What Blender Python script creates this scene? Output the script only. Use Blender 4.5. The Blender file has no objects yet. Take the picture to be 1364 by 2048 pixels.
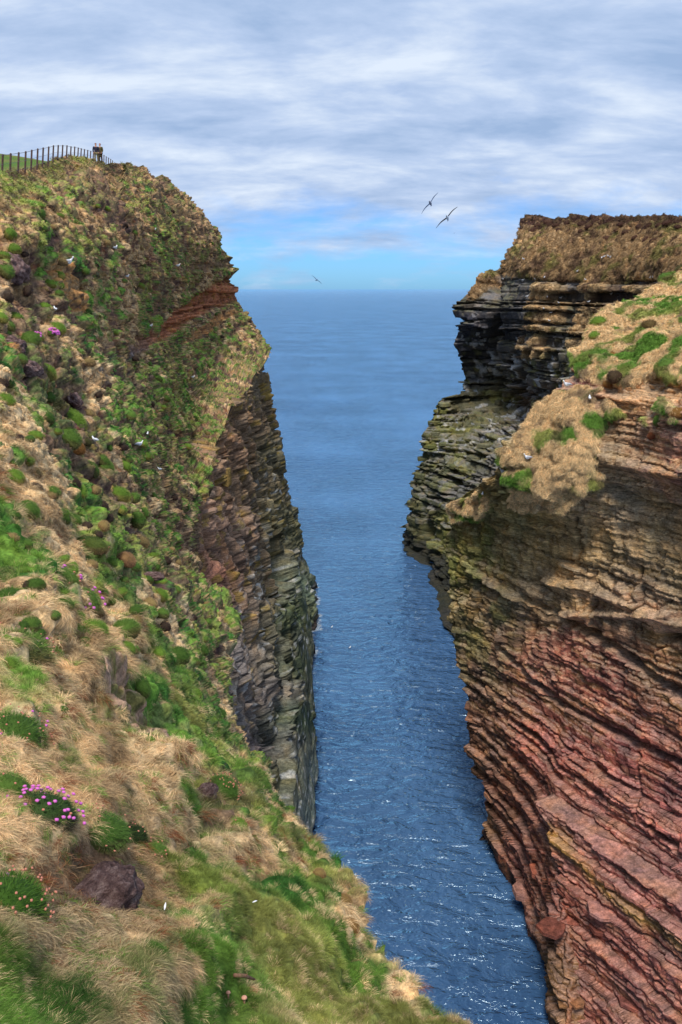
import bpy, math, random
import numpy as np
from mathutils import Vector, Matrix
random.seed(7); rng = np.random.default_rng(7)
S = bpy.context.scene
COL = S.collection
# ---------------------------------------------------------------- camera, sky, sun, exposure
F = 1800.0; PITCH = math.atan(446 / F); CP, SP = math.cos(PITCH), math.sin(PITCH); EYE = 50.0
cam_d = bpy.data.cameras.new('camera'); cam = bpy.data.objects.new('camera', cam_d); COL.objects.link(cam)
cam_d.sensor_fit = 'VERTICAL'; cam_d.sensor_height = 24; cam_d.sensor_width = 16; cam_d.lens = 24 * F / 2048
cam_d.clip_start = 0.1; cam_d.clip_end = 200000
cam.location = (0, 0, EYE); cam.rotation_euler = (math.pi / 2 - PITCH, 0, 0); S.camera = cam
S.view_settings.view_transform = 'Standard'; S.view_settings.look = 'None'
S.view_settings.exposure = 0.45; S.view_settings.gamma = 1; S.view_settings.use_curve_mapping = False
SUN_EL, SUN_AZ = 58, 190      # high behind the camera
W = bpy.data.worlds.new('World'); S.world = W; W.use_nodes = True

class NT:
    def __init__(s, t): s.t = t; t.nodes.clear()
    def n(s, typ, **k):
        o = s.t.nodes.new(typ)
        for a, b in k.items(): setattr(o, a, b)
        return o
    def l(s, a, b): s.t.links.new(a, b)
    def math(s, op, a, b=None, c=None, clamp=False):
        o = s.n('ShaderNodeMath', operation=op, use_clamp=clamp)
        for i, v in enumerate((a, b, c)):
            if v is None: continue
            if isinstance(v, (int, float)): o.inputs[i].default_value = v
            else: s.l(v, o.inputs[i])
        return o.outputs[0]
    def ramp(s, fac, stops, interp='LINEAR'):
        o = s.n('ShaderNodeValToRGB'); o.color_ramp.interpolation = interp
        e = o.color_ramp.elements
        while len(e) < len(stops): e.new(0.5)
        for q, (p, c) in zip(e, stops):
            q.position = p; q.color = (c, c, c, 1) if isinstance(c, (int, float)) else (*c, 1)
        s.l(fac, o.inputs[0]); return o.outputs[0]
    def mix(s, fac, a, b, mode='MIX'):
        o = s.n('ShaderNodeMix', data_type='RGBA', blend_type=mode)
        for i, v in ((0, fac), (6, a), (7, b)):
            if isinstance(v, (int, float)): o.inputs[i].default_value = v
            elif isinstance(v, tuple): o.inputs[i].default_value = (*v, 1)
            else: s.l(v, o.inputs[i])
        return o.outputs[2]
    def noise(s, vec, scale, detail=4, rough=0.55, dist=0.0):
        o = s.n('ShaderNodeTexNoise'); o.inputs['Scale'].default_value = scale
        o.inputs['Detail'].default_value = detail; o.inputs['Roughness'].default_value = rough
        o.inputs['Distortion'].default_value = dist
        if vec is not None: s.l(vec, o.inputs['Vector'])
        return o.outputs[0]
    def mapping(s, vec, scale=(1, 1, 1), loc=(0, 0, 0), rot=(0, 0, 0)):
        o = s.n('ShaderNodeMapping'); s.l(vec, o.inputs[0])
        o.inputs['Location'].default_value = loc; o.inputs['Rotation'].default_value = rot
        o.inputs['Scale'].default_value = scale; return o.outputs[0]

w = NT(W.node_tree)
sky = w.n('ShaderNodeTexSky'); sky.sky_type = 'NISHITA'; sky.sun_disc = False
sky.sun_elevation = math.radians(SUN_EL); sky.sun_rotation = math.radians(SUN_AZ)
sky.air_density = 1.0; sky.dust_density = 0.4; sky.ozone_density = 2.5
tc = w.n('ShaderNodeTexCoord'); D = tc.outputs['Generated']
sx = w.n('ShaderNodeSeparateXYZ'); w.l(D, sx.inputs[0])
zc = w.math('MAXIMUM', sx.outputs[2], 0.0)
den = w.math('ADD', zc, 0.27)
cx = w.n('ShaderNodeCombineXYZ')
w.l(w.math('DIVIDE', sx.outputs[0], den), cx.inputs[0]); w.l(w.math('DIVIDE', sx.outputs[1], den), cx.inputs[1])
pv = w.mapping(cx.outputs[0], (1.0, 1.0, 1.0), (3.1, 1.7, 0))
n1 = w.noise(pv, 2.3, 8, 0.58, 0.2)
n2 = w.noise(w.mapping(cx.outputs[0], (0.8, 1.5, 1), (9.3, 4.4, 2)), 2.9, 8, 0.58, 0.2)
# more cover high up, thin streaks and clear air by the horizon
cover = w.ramp(zc, [(0.0, 0.0), (0.022, 0.12), (0.05, 0.24), (0.10, 0.36), (0.16, 0.48), (0.30, 0.62)])
m = w.math('ADD', n1, cover)
mask = w.ramp(m, [(0.58, 0.0), (0.86, 1.0)], 'LINEAR')
shade = w.ramp(n2, [(0.36, (0.32, 0.45, 0.68)), (0.50, (0.46, 0.58, 0.80)), (0.66, (0.70, 0.79, 0.92))])
sat = w.n('ShaderNodeHueSaturation'); sat.inputs['Saturation'].default_value = 1.15
w.l(sky.outputs[0], sat.inputs['Color'])
bg1 = w.n('ShaderNodeBackground'); bg1.inputs[1].default_value = 0.060
# low sky: the clear strip over the horizon is a stronger cyan blue
tint = w.mix(1.0, sat.outputs[0], w.ramp(zc, [(0.0, (0.52, 1.14, 2.3)), (0.045, (0.54, 1.10, 2.1)), (0.10, (0.55, 0.98, 1.8)), (0.18, (0.70, 0.92, 1.45)), (0.4, (1, 1, 1.1))]), 'MULTIPLY')
w.l(tint, bg1.inputs[0])
bg2 = w.n('ShaderNodeBackground'); w.l(shade, bg2.inputs[0]); bg2.inputs[1].default_value = 0.80
ms = w.n('ShaderNodeMixShader'); w.l(mask, ms.inputs[0]); w.l(bg1.outputs[0], ms.inputs[1]); w.l(bg2.outputs[0], ms.inputs[2])
wo = w.n('ShaderNodeOutputWorld'); w.l(ms.outputs[0], wo.inputs[0])

sd = bpy.data.lights.new('sun', 'SUN'); sd.energy = 2.6; sd.angle = math.radians(14); sd.color = (1, 0.95, 0.87)
sun = bpy.data.objects.new('sun', sd); COL.objects.link(sun)
az, el = math.radians(SUN_AZ), math.radians(SUN_EL)
dirv = Vector((math.sin(az) * math.cos(el), math.cos(az) * math.cos(el), math.sin(el)))
sun.rotation_euler = dirv.to_track_quat('Z', 'Y').to_euler(); sun.location = dirv * 300

# ---------------------------------------------------------------- maths helpers
def ray(u, v):
    r = (np.asarray(u, float) - 682) / F; up = -(np.asarray(v, float) - 1024) / F
    return r, CP + up * SP, up * CP - SP
def P(u, v, Y):                                   # the point seen at (u, v) that lies Y metres ahead
    a, b, c = ray(u, v); t = Y / b
    return np.stack([a * t, Y + 0 * t, EYE + c * t], -1)
def proj(p):
    x, y, z = p[..., 0], p[..., 1], p[..., 2] - EYE
    f = y * CP - z * SP; up = y * SP + z * CP
    return 682 + F * x / f, 1024 - F * up / f
def h3(x, y, z, seed=0):
    x = x.astype(np.int64); y = y.astype(np.int64); z = z.astype(np.int64)
    h = (x * 73856093 ^ y * 19349663 ^ z * 83492791 ^ (seed * 2654435761)) & 0xFFFFFFFF
    h = ((h ^ (h >> 15)) * 2246822519) & 0xFFFFFFFF
    h = ((h ^ (h >> 13)) * 3266489917) & 0xFFFFFFFF
    return ((h ^ (h >> 16)) & 0xFFFFFF).astype(np.float32) / 16777215.0
def vn(p, seed=0):
    i = np.floor(p); f = (p - i).astype(np.float32); f = f * f * f * (f * (f * 6 - 15) + 10)
    X, Y, Z = i[..., 0], i[..., 1], i[..., 2]; r = 0
    for dx in (0, 1):
        wx = f[..., 0] if dx else 1 - f[..., 0]
        for dy in (0, 1):
            wy = f[..., 1] if dy else 1 - f[..., 1]
            for dz in (0, 1):
                wz = f[..., 2] if dz else 1 - f[..., 2]
                r = r + wx * wy * wz * h3(X + dx, Y + dy, Z + dz, seed)
    return r * 2 - 1
def fbm(p, scale, octv=4, seed=0, g=0.5, sc=(1, 1, 1)):
    q = p * np.array(sc) * scale; a = 1.0; r = 0; t = 0
    for k in range(octv):
        r = r + a * vn(q + 17.3 * k, seed + k); t += a; a *= g; q = q * 2.03
    return r / t
def vor(p, seed=0):
    i = np.floor(p); best = np.full(p.shape[:-1], 9.0, np.float32); sec = best.copy(); cid = np.zeros_like(best)
    for dx in (-1, 0, 1):
        for dy in (-1, 0, 1):
            for dz in (-1, 0, 1):
                X, Y, Z = i[..., 0] + dx, i[..., 1] + dy, i[..., 2] + dz
                a = h3(X, Y, Z, seed); b = h3(X, Y, Z, seed + 1); c = h3(X, Y, Z, seed + 2)
                d = np.sqrt((X + a - p[..., 0])**2 + (Y + b - p[..., 1])**2 + (Z + c - p[..., 2])**2).astype(np.float32)
                nb = d < best
                sec = np.where(nb, best, np.minimum(sec, d)); best = np.where(nb, d, best); cid = np.where(nb, (a * 7.13 + b * 3.7) % 1, cid)
    return best, sec, cid
def ss(x, a, b): t = np.clip((x - a) / (b - a), 0, 1); return t * t * (3 - 2 * t)
def lerp(a, b, t): return a + (b - a) * t
class TPS:
    def __init__(s, pts, vals, reg=1e-4):
        s.p = np.array(pts, float) / 500; n = len(s.p)
        K = s.k(s.p) + reg * np.eye(n); Q = np.c_[np.ones(n), s.p]
        A = np.zeros((n + 3, n + 3)); A[:n, :n] = K; A[:n, n:] = Q; A[n:, :n] = Q.T
        s.w = np.linalg.solve(A, np.r_[np.array(vals, float), np.zeros((3,) + np.shape(vals)[1:])])
    def k(s, x):
        d2 = ((x[:, None] - s.p[None])**2).sum(-1) + 1e-12; return 0.5 * d2 * np.log(d2)
    def __call__(s, u, v):
        sh = np.shape(u); x = np.stack([np.ravel(u), np.ravel(v)], 1) / 500; out = []
        for a in range(0, len(x), 50000):
            q = x[a:a + 50000]; out.append(s.k(q) @ s.w[:len(s.p)] + np.c_[np.ones(len(q)), q] @ s.w[len(s.p):])
        return np.concatenate(out).reshape(sh + s.w.shape[1:])
def inpoly(u, v, poly):
    r = np.zeros(np.shape(u), bool); n = len(poly)
    for i in range(n):
        x1, y1 = poly[i]; x2, y2 = poly[(i + 1) % n]
        if y1 == y2: continue
        c = ((v < y1) != (v < y2)) & (u < (x2 - x1) * (v - y1) / (y2 - y1) + x1); r ^= c
    return r
def idw(u, v, samples, power=3.0):                 # colours known at places, blended between them
    a = np.array(samples, float); num = 0; den = 0
    for s in a:
        wgt = 1.0 / (((u - s[0])**2 + (v - s[1])**2) + 400)**(power / 2)
        num = num + wgt[..., None] * s[2:5]; den = den + wgt
    return num / den[..., None]
def gnormal(p):
    du = np.gradient(p, axis=1); dv = np.gradient(p, axis=0)
    n = np.cross(du, dv); n /= np.linalg.norm(n, axis=-1, keepdims=True) + 1e-9
    c = np.array([0, 0, EYE]) - p; s = np.sign((n * c).sum(-1, keepdims=True)); 
    m = np.sign(s.mean()) or 1
    return n * m
def blur(a, k):
    for ax in (0, 1):
        ker = np.ones(2 * k + 1) / (2 * k + 1)
        pad = [(0, 0)] * a.ndim; pad[ax] = (k, k); b = np.pad(a, pad, 'edge'); c = np.cumsum(b, axis=ax)
        z = np.zeros_like(np.take(c, [0], ax)); c = np.concatenate([z, c], ax); n = a.shape[ax]
        a = (np.take(c, range(2 * k + 1, 2 * k + 1 + n), ax) - np.take(c, range(0, n), ax)) / (2 * k + 1)
    return a
# bedding planes shared by every cliff
_th = rng.uniform(0.16, 0.62, 260) * np.where(rng.random(260) < 0.22, 2.8, 1.0); _zb = -6 + np.cumsum(_th)
def strata(p, along, blk=1.0, warp=0.35):
    z = p[..., 2] + warp * fbm(p, 0.09, 3, 40) + 0.05 * fbm(p, 1.2, 2, 44)
    i = np.searchsorted(_zb, z); i = np.clip(i, 1, 259); th = _zb[i] - _zb[i - 1]; fr = (z - _zb[i - 1]) / th
    L = h3(i, i * 0, i * 0, 5)
    bw = blk * th * (1.6 + 4.5 * h3(i, i * 0, i * 0, 6)); s = along / bw + 10 * h3(i, i * 0, i * 0, 7)
    s = s + 0.25 * fbm(p, 0.8, 2, 47)
    b = np.floor(s); fs = s - b; B = h3(i, b, i * 0, 8)
    edge = np.minimum(fs, 1 - fs) * bw
    jz = np.minimum(fr, 1 - fr) * th
    return i, L, B, jz, edge, fr

# ---------------------------------------------------------------- materials
def lin(r, g, b): return tuple(((c / 255) / 12.92 if c / 255 <= 0.04045 else ((c / 255 + 0.055) / 1.055)**2.4) for c in (r, g, b))
def new_mat(name):
    m = bpy.data.materials.new(name); m.use_nodes = True; t = NT(m.node_tree)
    b = t.n('ShaderNodeBsdfPrincipled'); o = t.n('ShaderNodeOutputMaterial'); t.l(b.outputs[0], o.inputs[0])
    b.inputs['Specular IOR Level'].default_value = 0.12
    return m, t, b
def attr_col(t, kind='GEOMETRY', name='tint'):
    a = t.n('ShaderNodeAttribute'); a.attribute_name = name; a.attribute_type = kind; return a.outputs['Color']
def ground_mat(name, rough=0.9, streak=(1, 1, 7), sc=1.0, bump=0.6, objcol=False):
    m, t, b = new_mat(name)
    g = t.n('ShaderNodeNewGeometry').outputs['Position']
    if objcol: base = t.n('ShaderNodeObjectInfo').outputs['Color']
    else: base = attr_col(t)
    na = t.noise(t.mapping(g, streak), 2.2 * sc, 7, 0.62)
    nb = t.noise(g, 9 * sc, 5, 0.65)
    nc = t.noise(t.mapping(g, (1, 1, 0.35)), 0.7 * sc, 5, 0.6)
    c = t.mix(1.0, base, t.ramp(na, [(0.30, 0.42), (0.5, 0.95), (0.72, 1.65)]), 'MULTIPLY')
    c = t.mix(0.75, c, t.ramp(nb, [(0.32, 0.55), (0.5, 1.0), (0.70, 1.5)]), 'MULTIPLY')
    c = t.mix(0.65, c, t.ramp(nc, [(0.36, (0.60, 0.66, 0.78)), (0.5, (1, 1, 1)), (0.66, (1.35, 1.12, 0.85))]), 'MULTIPLY')
    t.l(c, b.inputs['Base Color']); b.inputs['Roughness'].default_value = rough
    h = t.math('ADD', na, t.math('MULTIPLY', nb, 0.5))
    bp = t.n('ShaderNodeBump'); bp.inputs['Strength'].default_value = bump; bp.inputs['Distance'].default_value = 0.12 / sc
    t.l(h, bp.inputs['Height']); t.l(bp.outputs[0], b.inputs['Normal'])
    return m
M_ROCK = ground_mat('cliff_rock')
M_TURF = ground_mat('turf_soil', 0.95, (1, 1, 1), 3.0, 0.5)
M_SLAB = ground_mat('loose_slab', objcol=True)
def blade_mat(name, kind, nm='tint'):
    m, t, b = new_mat(name)
    if kind == 'OBJ': base = t.n('ShaderNodeObjectInfo').outputs['Color']
    else: base = attr_col(t, kind, nm)
    vc = attr_col(t, 'GEOMETRY', 'shade')
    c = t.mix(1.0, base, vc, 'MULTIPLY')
    t.l(c, b.inputs['Base Color']); b.inputs['Roughness'].default_value = 0.7
    b.inputs['Subsurface Weight'].default_value = 0
    return m
M_BLADE = blade_mat('grass_blade', 'INSTANCER')
M_CUSH = blade_mat('cushion_blade', 'OBJ')
def plain(name, col, rough=0.7, noise=0.25, scale=20, metal=0):
    m, t, b = new_mat(name); g = t.n('ShaderNodeTexCoord').outputs['Object']
    n = t.noise(g, scale, 4, 0.6)
    c = t.mix(1.0, col, t.ramp(n, [(0.3, 1 - noise), (0.7, 1 + noise)]), 'MULTIPLY')
    t.l(c, b.inputs['Base Color']); b.inputs['Roughness'].default_value = rough; b.inputs['Metallic'].default_value = metal
    return m

# ---------------------------------------------------------------- object helpers
def tag(o, label=None, cat=None, group=None, kind=None):
    for k, v in (('label', label), ('category', cat), ('group', group), ('kind', kind)):
        if v: o[k] = v
    return o
def mesh_np(name, verts, faces, mat=None, tint=None, smooth=True, attr='tint'):
    me = bpy.data.meshes.new(name); verts = np.ascontiguousarray(verts, np.float32).reshape(-1, 3); faces = np.ascontiguousarray(faces, np.int32)
    k = faces.shape[1]
    me.vertices.add(len(verts)); me.vertices.foreach_set('co', verts.ravel())
    me.loops.add(faces.size); me.loops.foreach_set('vertex_index', faces.ravel())
    me.polygons.add(len(faces)); me.polygons.foreach_set('loop_start', np.arange(0, faces.size, k, dtype=np.int32))
    me.polygons.foreach_set('loop_total', np.full(len(faces), k, np.int32))
    me.polygons.foreach_set('use_smooth', np.full(len(faces), smooth))
    me.update(calc_edges=True)
    if tint is not None:
        a = me.color_attributes.new(attr, 'FLOAT_COLOR', 'POINT')
        a.data.foreach_set('color', np.c_[tint.reshape(-1, 3), np.ones(len(verts))].astype(np.float32).ravel())
    if mat: me.materials.append(mat)
    return me
def grid_faces(R, C):
    i = np.arange((R - 1) * (C - 1)); r, c = i // (C - 1), i % (C - 1); a = r * C + c
    return np.stack([a, a + 1, a + C + 1, a + C], 1)
def link(o, parent=None):
    COL.objects.link(o)
    if parent: o.parent = parent
    return o
def obj(name, me, parent=None): return link(bpy.data.objects.new(name, me), parent)
class Patch: pass
PATCH = {}
def find(pn, u, v, rad=3.0):                       # nearest built surface point seen at (u, v)
    p = PATCH[pn]; d = (p.pu - u)**2 + (p.pv - v)**2
    k = np.where(d < rad * rad)[0]
    if len(k) == 0: k = np.array([np.argmin(d)])
    j = k[np.argmin(p.flat[k, 1])]
    return p.flat[j], p.nrm[j], p.col[j]
def finish(pn, p, col, name, mat, smooth=True):
    q = Patch(); q.flat = p.reshape(-1, 3); n = gnormal(p); q.nrm = n.reshape(-1, 3); q.col = col.reshape(-1, 3)
    q.pu, q.pv = proj(q.flat); bad = q.flat[:, 1] < 0.5; q.pu[bad] = -9999
    PATCH[pn] = q
    R, C = p.shape[:2]
    o = obj(name, mesh_np(name, p, grid_faces(R, C), mat, col, smooth)); o['kind'] = 'structure'; q.obj = o; q.shape = (R, C)
    return o

# ---------------------------------------------------------------- palette (albedo)
STRAW = np.array([0.64, 0.45, 0.24]); STRAW2 = np.array([0.48, 0.31, 0.155]); GREEN = np.array([0.13, 0.235, 0.035])
DGREEN = np.array([0.05, 0.145, 0.025]); OLIVE = np.array([0.24, 0.23, 0.06]); PEAT = np.array([0.095, 0.055, 0.045])
RUST = np.array([0.23, 0.075, 0.030]); ORANGE = np.array([0.42, 0.20, 0.075]); GREYR = np.array([0.13, 0.115, 0.11])

# ================================================================ SETTING
# sea
m_sea, t, b = new_mat('sea_water')
g = t.n('ShaderNodeNewGeometry').outputs['Position']
big = t.noise(t.mapping(g, (0.010, 0.022, 1)), 1.0, 5, 0.6)
dep = t.noise(t.mapping(g, (0.05, 0.02, 1)), 1.0, 4, 0.6)
c = t.mix(t.ramp(big, [(0.35, 0.0), (0.65, 1.0)]), (0.028, 0.078, 0.185), (0.065, 0.155, 0.315))
c = t.mix(t.ramp(dep, [(0.35, 0.0), (0.7, 0.5)]), c, (0.006, 0.016, 0.045))
sp = t.n('ShaderNodeSeparateXYZ'); t.l(g, sp.inputs[0]); fo = None
fn = t.noise(g, 1.3, 6, 0.7, 0.8); fn2 = t.noise(g, 0.25, 3, 0.6)
for (xa, ya, xb, yb, wd_) in [(-4.2, 58, -4.6, 92, 1.3), (-3.6, 95, -5.0, 150, 1.6)]:       # wash along the foot of the rocks
    k_ = (xb - xa) / (yb - ya); dx_ = t.math('ABSOLUTE', t.math('SUBTRACT', sp.outputs[0], t.math('MULTIPLY_ADD', sp.outputs[1], k_, xa - k_ * ya)))
    mk_ = t.math('SUBTRACT', 1.0, t.math('DIVIDE', dx_, wd_), clamp=True); iny = t.math('MULTIPLY', t.math('GREATER_THAN', sp.outputs[1], ya), t.math('LESS_THAN', sp.outputs[1], yb)); mk_ = t.math('MULTIPLY', mk_, iny)
    fo = mk_ if fo is None else t.math('MAXIMUM', fo, mk_)
foam = t.ramp(t.math('ADD', t.math('MULTIPLY', fo, 0.34), t.math('ADD', t.math('MULTIPLY', fn, 0.6), t.math('MULTIPLY', fn2, 0.25))), [(0.70, 0.0), (0.86, 0.75)])
foam = t.math('MULTIPLY', foam, t.math('GREATER_THAN', fo, 0.001)); c = t.mix(foam, c, (0.55, 0.62, 0.68))
t.l(c, b.inputs['Base Color']); b.inputs['Roughness'].default_value = 0.06; b.inputs['IOR'].default_value = 1.42
b.inputs['Specular IOR Level'].default_value = 0.9
w1 = t.noise(t.mapping(g, (0.42, 0.72, 1), rot=(0, 0, 0.25)), 1.0, 3, 0.5, 0.8)
w2 = t.noise(t.mapping(g, (0.05, 0.16, 1), rot=(0, 0, -0.12)), 1.0, 4, 0.6, 0.3)
w3 = t.noise(t.mapping(g, (2.4, 3.6, 1)), 1.0, 3, 0.55, 0.4)
h = t.math('ADD', t.math('MULTIPLY', w1, 0.85), t.math('ADD', t.math('MULTIPLY', w2, 0.9), t.math('MULTIPLY', w3, 0.12)))
bp = t.n('ShaderNodeBump'); bp.inputs['Strength'].default_value = 1.0; bp.inputs['Distance'].default_value = 1.15
t.l(h, bp.inputs['Height'])
df = t.n('ShaderNodeBsdfDiffuse'); t.l(c, df.inputs[0]); gl = t.n('ShaderNodeBsdfGlossy'); gl.inputs['Roughness'].default_value = 0.10; gl.inputs[0].default_value = (0.70, 0.88, 1.0, 1); t.l(bp.outputs[0], gl.inputs['Normal'])
fr_ = t.n('ShaderNodeFresnel'); fr_.inputs[0].default_value = 1.65; t.l(bp.outputs[0], fr_.inputs['Normal'])
mxs = t.n('ShaderNodeMixShader'); t.l(t.math('MULTIPLY', t.math('MINIMUM', fr_.outputs[0], 0.86), t.math('SUBTRACT', 1.0, foam)), mxs.inputs[0]); t.l(df.outputs[0], mxs.inputs[1]); t.l(gl.outputs[0], mxs.inputs[2])
t.l(mxs.outputs[0], [q for q in m_sea.node_tree.nodes if q.type == 'OUTPUT_MATERIAL'][0].inputs[0]); m_sea.node_tree.nodes.remove(b)
xs = np.array([-90000, -3000, -300, -60, 0, 60, 300, 3000, 90000.0]); ys = np.array([-300, 0, 60, 120, 200, 600, 3000, 20000, 120000.0])
gx, gy = np.meshgrid(xs, ys); sea = obj('sea', mesh_np('sea', np.stack([gx, gy, gx * 0], -1), grid_faces(9, 9), m_sea)); sea['kind'] = 'structure'

# ---- the wall of the left cliff (world plane with bedding), and where it stands along a view ray
WX0, WK = -4.4, 0.197
def wallY(u, v):
    a, b_, c = ray(u, v); t_ = (WX0 - WK * EYE) / (a + WK * c); return t_ * b_

# ---- left hillside: edge of the turf in the view and its distance
EDGE = np.array([(300, 170, 80), (318, 200, 88), (330, 238, 100), (345, 290, 112), (362, 330, 120), (380, 352, 126), (420, 395, 135), (460, 432, 142), (500, 445, 146),
    (530, 456, 149), (560, 462, 150), (600, 470, 152), (640, 492, 154), (700, 540, 156), (760, 508, 0), (820, 462, 0), (880, 436, 0), (960, 414, 0), (1040, 396, 0),
    (1100, 388, 0), (1150, 402, 60), (1200, 440, 53), (1250, 462, 48), (1290, 442, 44), (1350, 436, 39), (1400, 442, 35.5), (1450, 456, 33), (1500, 482, 30.5),
    (1550, 520, 27.5), (1600, 546, 24.5), (1650, 576, 21.5), (1700, 616, 18.5), (1750, 662, 16.2), (1780, 690, 15), (1850, 714, 12.8), (1900, 720, 11.6), (1950, 762, 10.2),
    (2000, 846, 8.9), (2048, 898, 8.0), (2150, 985, 6.8), (2230, 1040, 6.0)], float)
for e in EDGE:
    if e[2] == 0: e[2] = wallY(e[1], e[0]) - 0.5
EDGE[19, 2] = min(EDGE[19, 2], 66)
cp = [(e[1], e[0], e[2]) for e in EDGE[1:]]
cp += [(-220, 345, 42), (0, 345, 47), (80, 332, 60), (140, 322, 76), (-220, 2180, 2.4), (100, 2180, 3.0), (350, 2180, 3.7), (650, 2180, 4.9),
       (-220, 1980, 2.9), (0, 1980, 3.4), (250, 1980, 4.3), (500, 1980, 5.9), (650, 1980, 7.6),
       (-220, 1780, 3.6), (0, 1780, 4.4), (210, 1780, 5.7), (450, 1780, 8.6), (600, 1780, 11.8),
       (-220, 1600, 4.6), (0, 1600, 5.7), (200, 1600, 7.7), (400, 1600, 12.5), (480, 1590, 17),
       (-220, 1400, 6.4), (0, 1400, 8.2), (150, 1400, 10.6), (300, 1400, 16.5), (390, 1400, 25),
       (-220, 1150, 10.5), (0, 1150, 14.0), (150, 1150, 20), (300, 1150, 35), (360, 1150, 47),
       (-220, 900, 16), (0, 900, 22), (130, 900, 31), (280, 900, 51), (380, 900, 80),
       (-220, 750, 21), (0, 750, 29), (130, 750, 40), (300, 750, 72), (420, 750, 115),
       (-220, 600, 28), (0, 600, 37), (130, 600, 48), (280, 600, 78), (400, 600, 128),
       (-220, 450, 35), (0, 450, 42), (130, 450, 53), (280, 450, 84), (370, 450, 118), (200, 360, 78)]
cp = np.array(cp); tL = TPS(cp[:, :2], np.log(cp[:, 2]), 3e-4)
RW, CL_ = 1020, 430
tt = np.linspace(0, 1, RW)[:, None]; s_ = np.linspace(0, 1, CL_)[None]
v0 = lerp(318, 2180, tt); uR = np.interp(v0[:, 0], EDGE[:, 0], EDGE[:, 1])[:, None]
ul = -220.0
U = ul + (uR - ul) * s_; U = U + np.where(s_ > 0.0, 0, 0)
topline = np.interp(U, [-220, 0, 60, 120, 200, 238, 300], [352, 346, 334, 320, 322, 331, 345])
V = v0 + (topline - 318) * (1 - tt)**6 * (U < 240)
# ragged silhouette of the slope edge
edge_w = ss(s_, 0.93, 1.0)
U = U + edge_w * (9 * fbm(np.stack([v0 / 26 + 0 * s_, 0 * U, 0 * U], -1), 1, 4, 90)) * ss(v0, 330, 480)
Yd = np.exp(tL(U, V)); B0 = P(U, V, Yd); N0 = gnormal(blur(B0, 3))
ft = lambda a, b_: ss(Yd, a, b_)
uw = U + 16 * fbm(B0, 0.35, 3, 3) * np.clip(40 / Yd, 0.4, 2); vw = V + 16 * fbm(B0, 0.35, 3, 13) * np.clip(40 / Yd, 0.4, 2)
F1, F2, ID = vor(B0 / 1.0, 21); domeB = np.sqrt(np.clip(1 - (F1 / 0.62)**2, 0, 1))
F1s, F2s, IDs = vor(B0 / 0.46, 31); domeA = np.sqrt(np.clip(1 - (F1s / 0.66)**2, 0, 1))
fm = fbm(B0, 0.16, 4, 50); ff = fbm(B0, 1.5, 4, 60); f3 = fbm(B0, 5, 3, 64)
far = ft(14, 40)
meadow = blur(inpoly(U, V, [(-300, 280), (240, 320), (150, 345), (95, 372), (30, 430), (-300, 560)]).astype(float), 8)
disp = far * ((0.50 * domeB * (0.4 + 1.1 * ID) + 0.22 * domeA * (0.5 + IDs)) * (1 - 0.75 * meadow) + 0.12 * f3 + 1.1 * fm * ft(30, 80)) + (1 - far) * (0.26 * domeA * (0.3 + IDs) * ft(4.5, 11) + 0.30 * ff * ft(2.5, 6) + 0.02 * f3)
disp = disp + 0.18 * ff * far
# rock bands on the headland
bandc = np.interp(U, [-220, 60, 170, 260, 350, 420, 480], [1200, 960, 765, 700, 640, 592, 570]); bw = np.interp(U, [0, 170, 300, 400, 470], [8, 16, 20, 25, 32])
rock = 1 - ss(np.abs(vw - bandc) / bw, 0.75, 1.15); rock *= ss(U, 130, 220) * ss(fbm(B0, 0.25, 3, 71) + 0.12 + ss(U, 280, 360) * 0.9, -0.05, 0.25)
bw2 = 1 - ss(np.abs(vw - np.interp(U, [250, 330, 480], [560, 540, 525])) / 9, 0.6, 1.2); rock = np.maximum(rock, bw2 * ss(U, 320, 400) * 0.8)
# crags at the lower edge above the wall
crag = inpoly(uw, vw, [(385, 1010), (430, 960), (470, 830), (560, 700), (560, 800), (470, 1160), (400, 1200), (370, 1080)]) * ss(s_, 0.9, 0.97)
rock = np.maximum(rock, crag * 0.9)
i_, Lh, Bh, jz, eg, fr = strata(B0, B0[..., 1] + B0[..., 0] * 0.6)
rd = 1.3 * (Lh - 0.5) + 0.9 * (Bh - 0.5) - 0.5 * (1 - ss(jz, 0.0, 0.10)) - 0.35 * (1 - ss(eg, 0, 0.12))
Nh = N0.copy(); Nh[..., 2] *= 0.3
vl1, vl2, vlid = vor(B0 * np.array([1.0, 1.0, 0.9]), 181); vm1, vm2, vmid = vor(B0 * np.array([2.6, 2.6, 1.6]), 184)
disp = lerp(disp, (rd * 0.5 + 0.8 * (vlid - 0.5) + 0.4 * (vmid - 0.5) + 0.35 * ff - 0.25 * (1 - ss(vl2 - vl1, 0, 0.12))) * ft(20, 60), rock)
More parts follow.
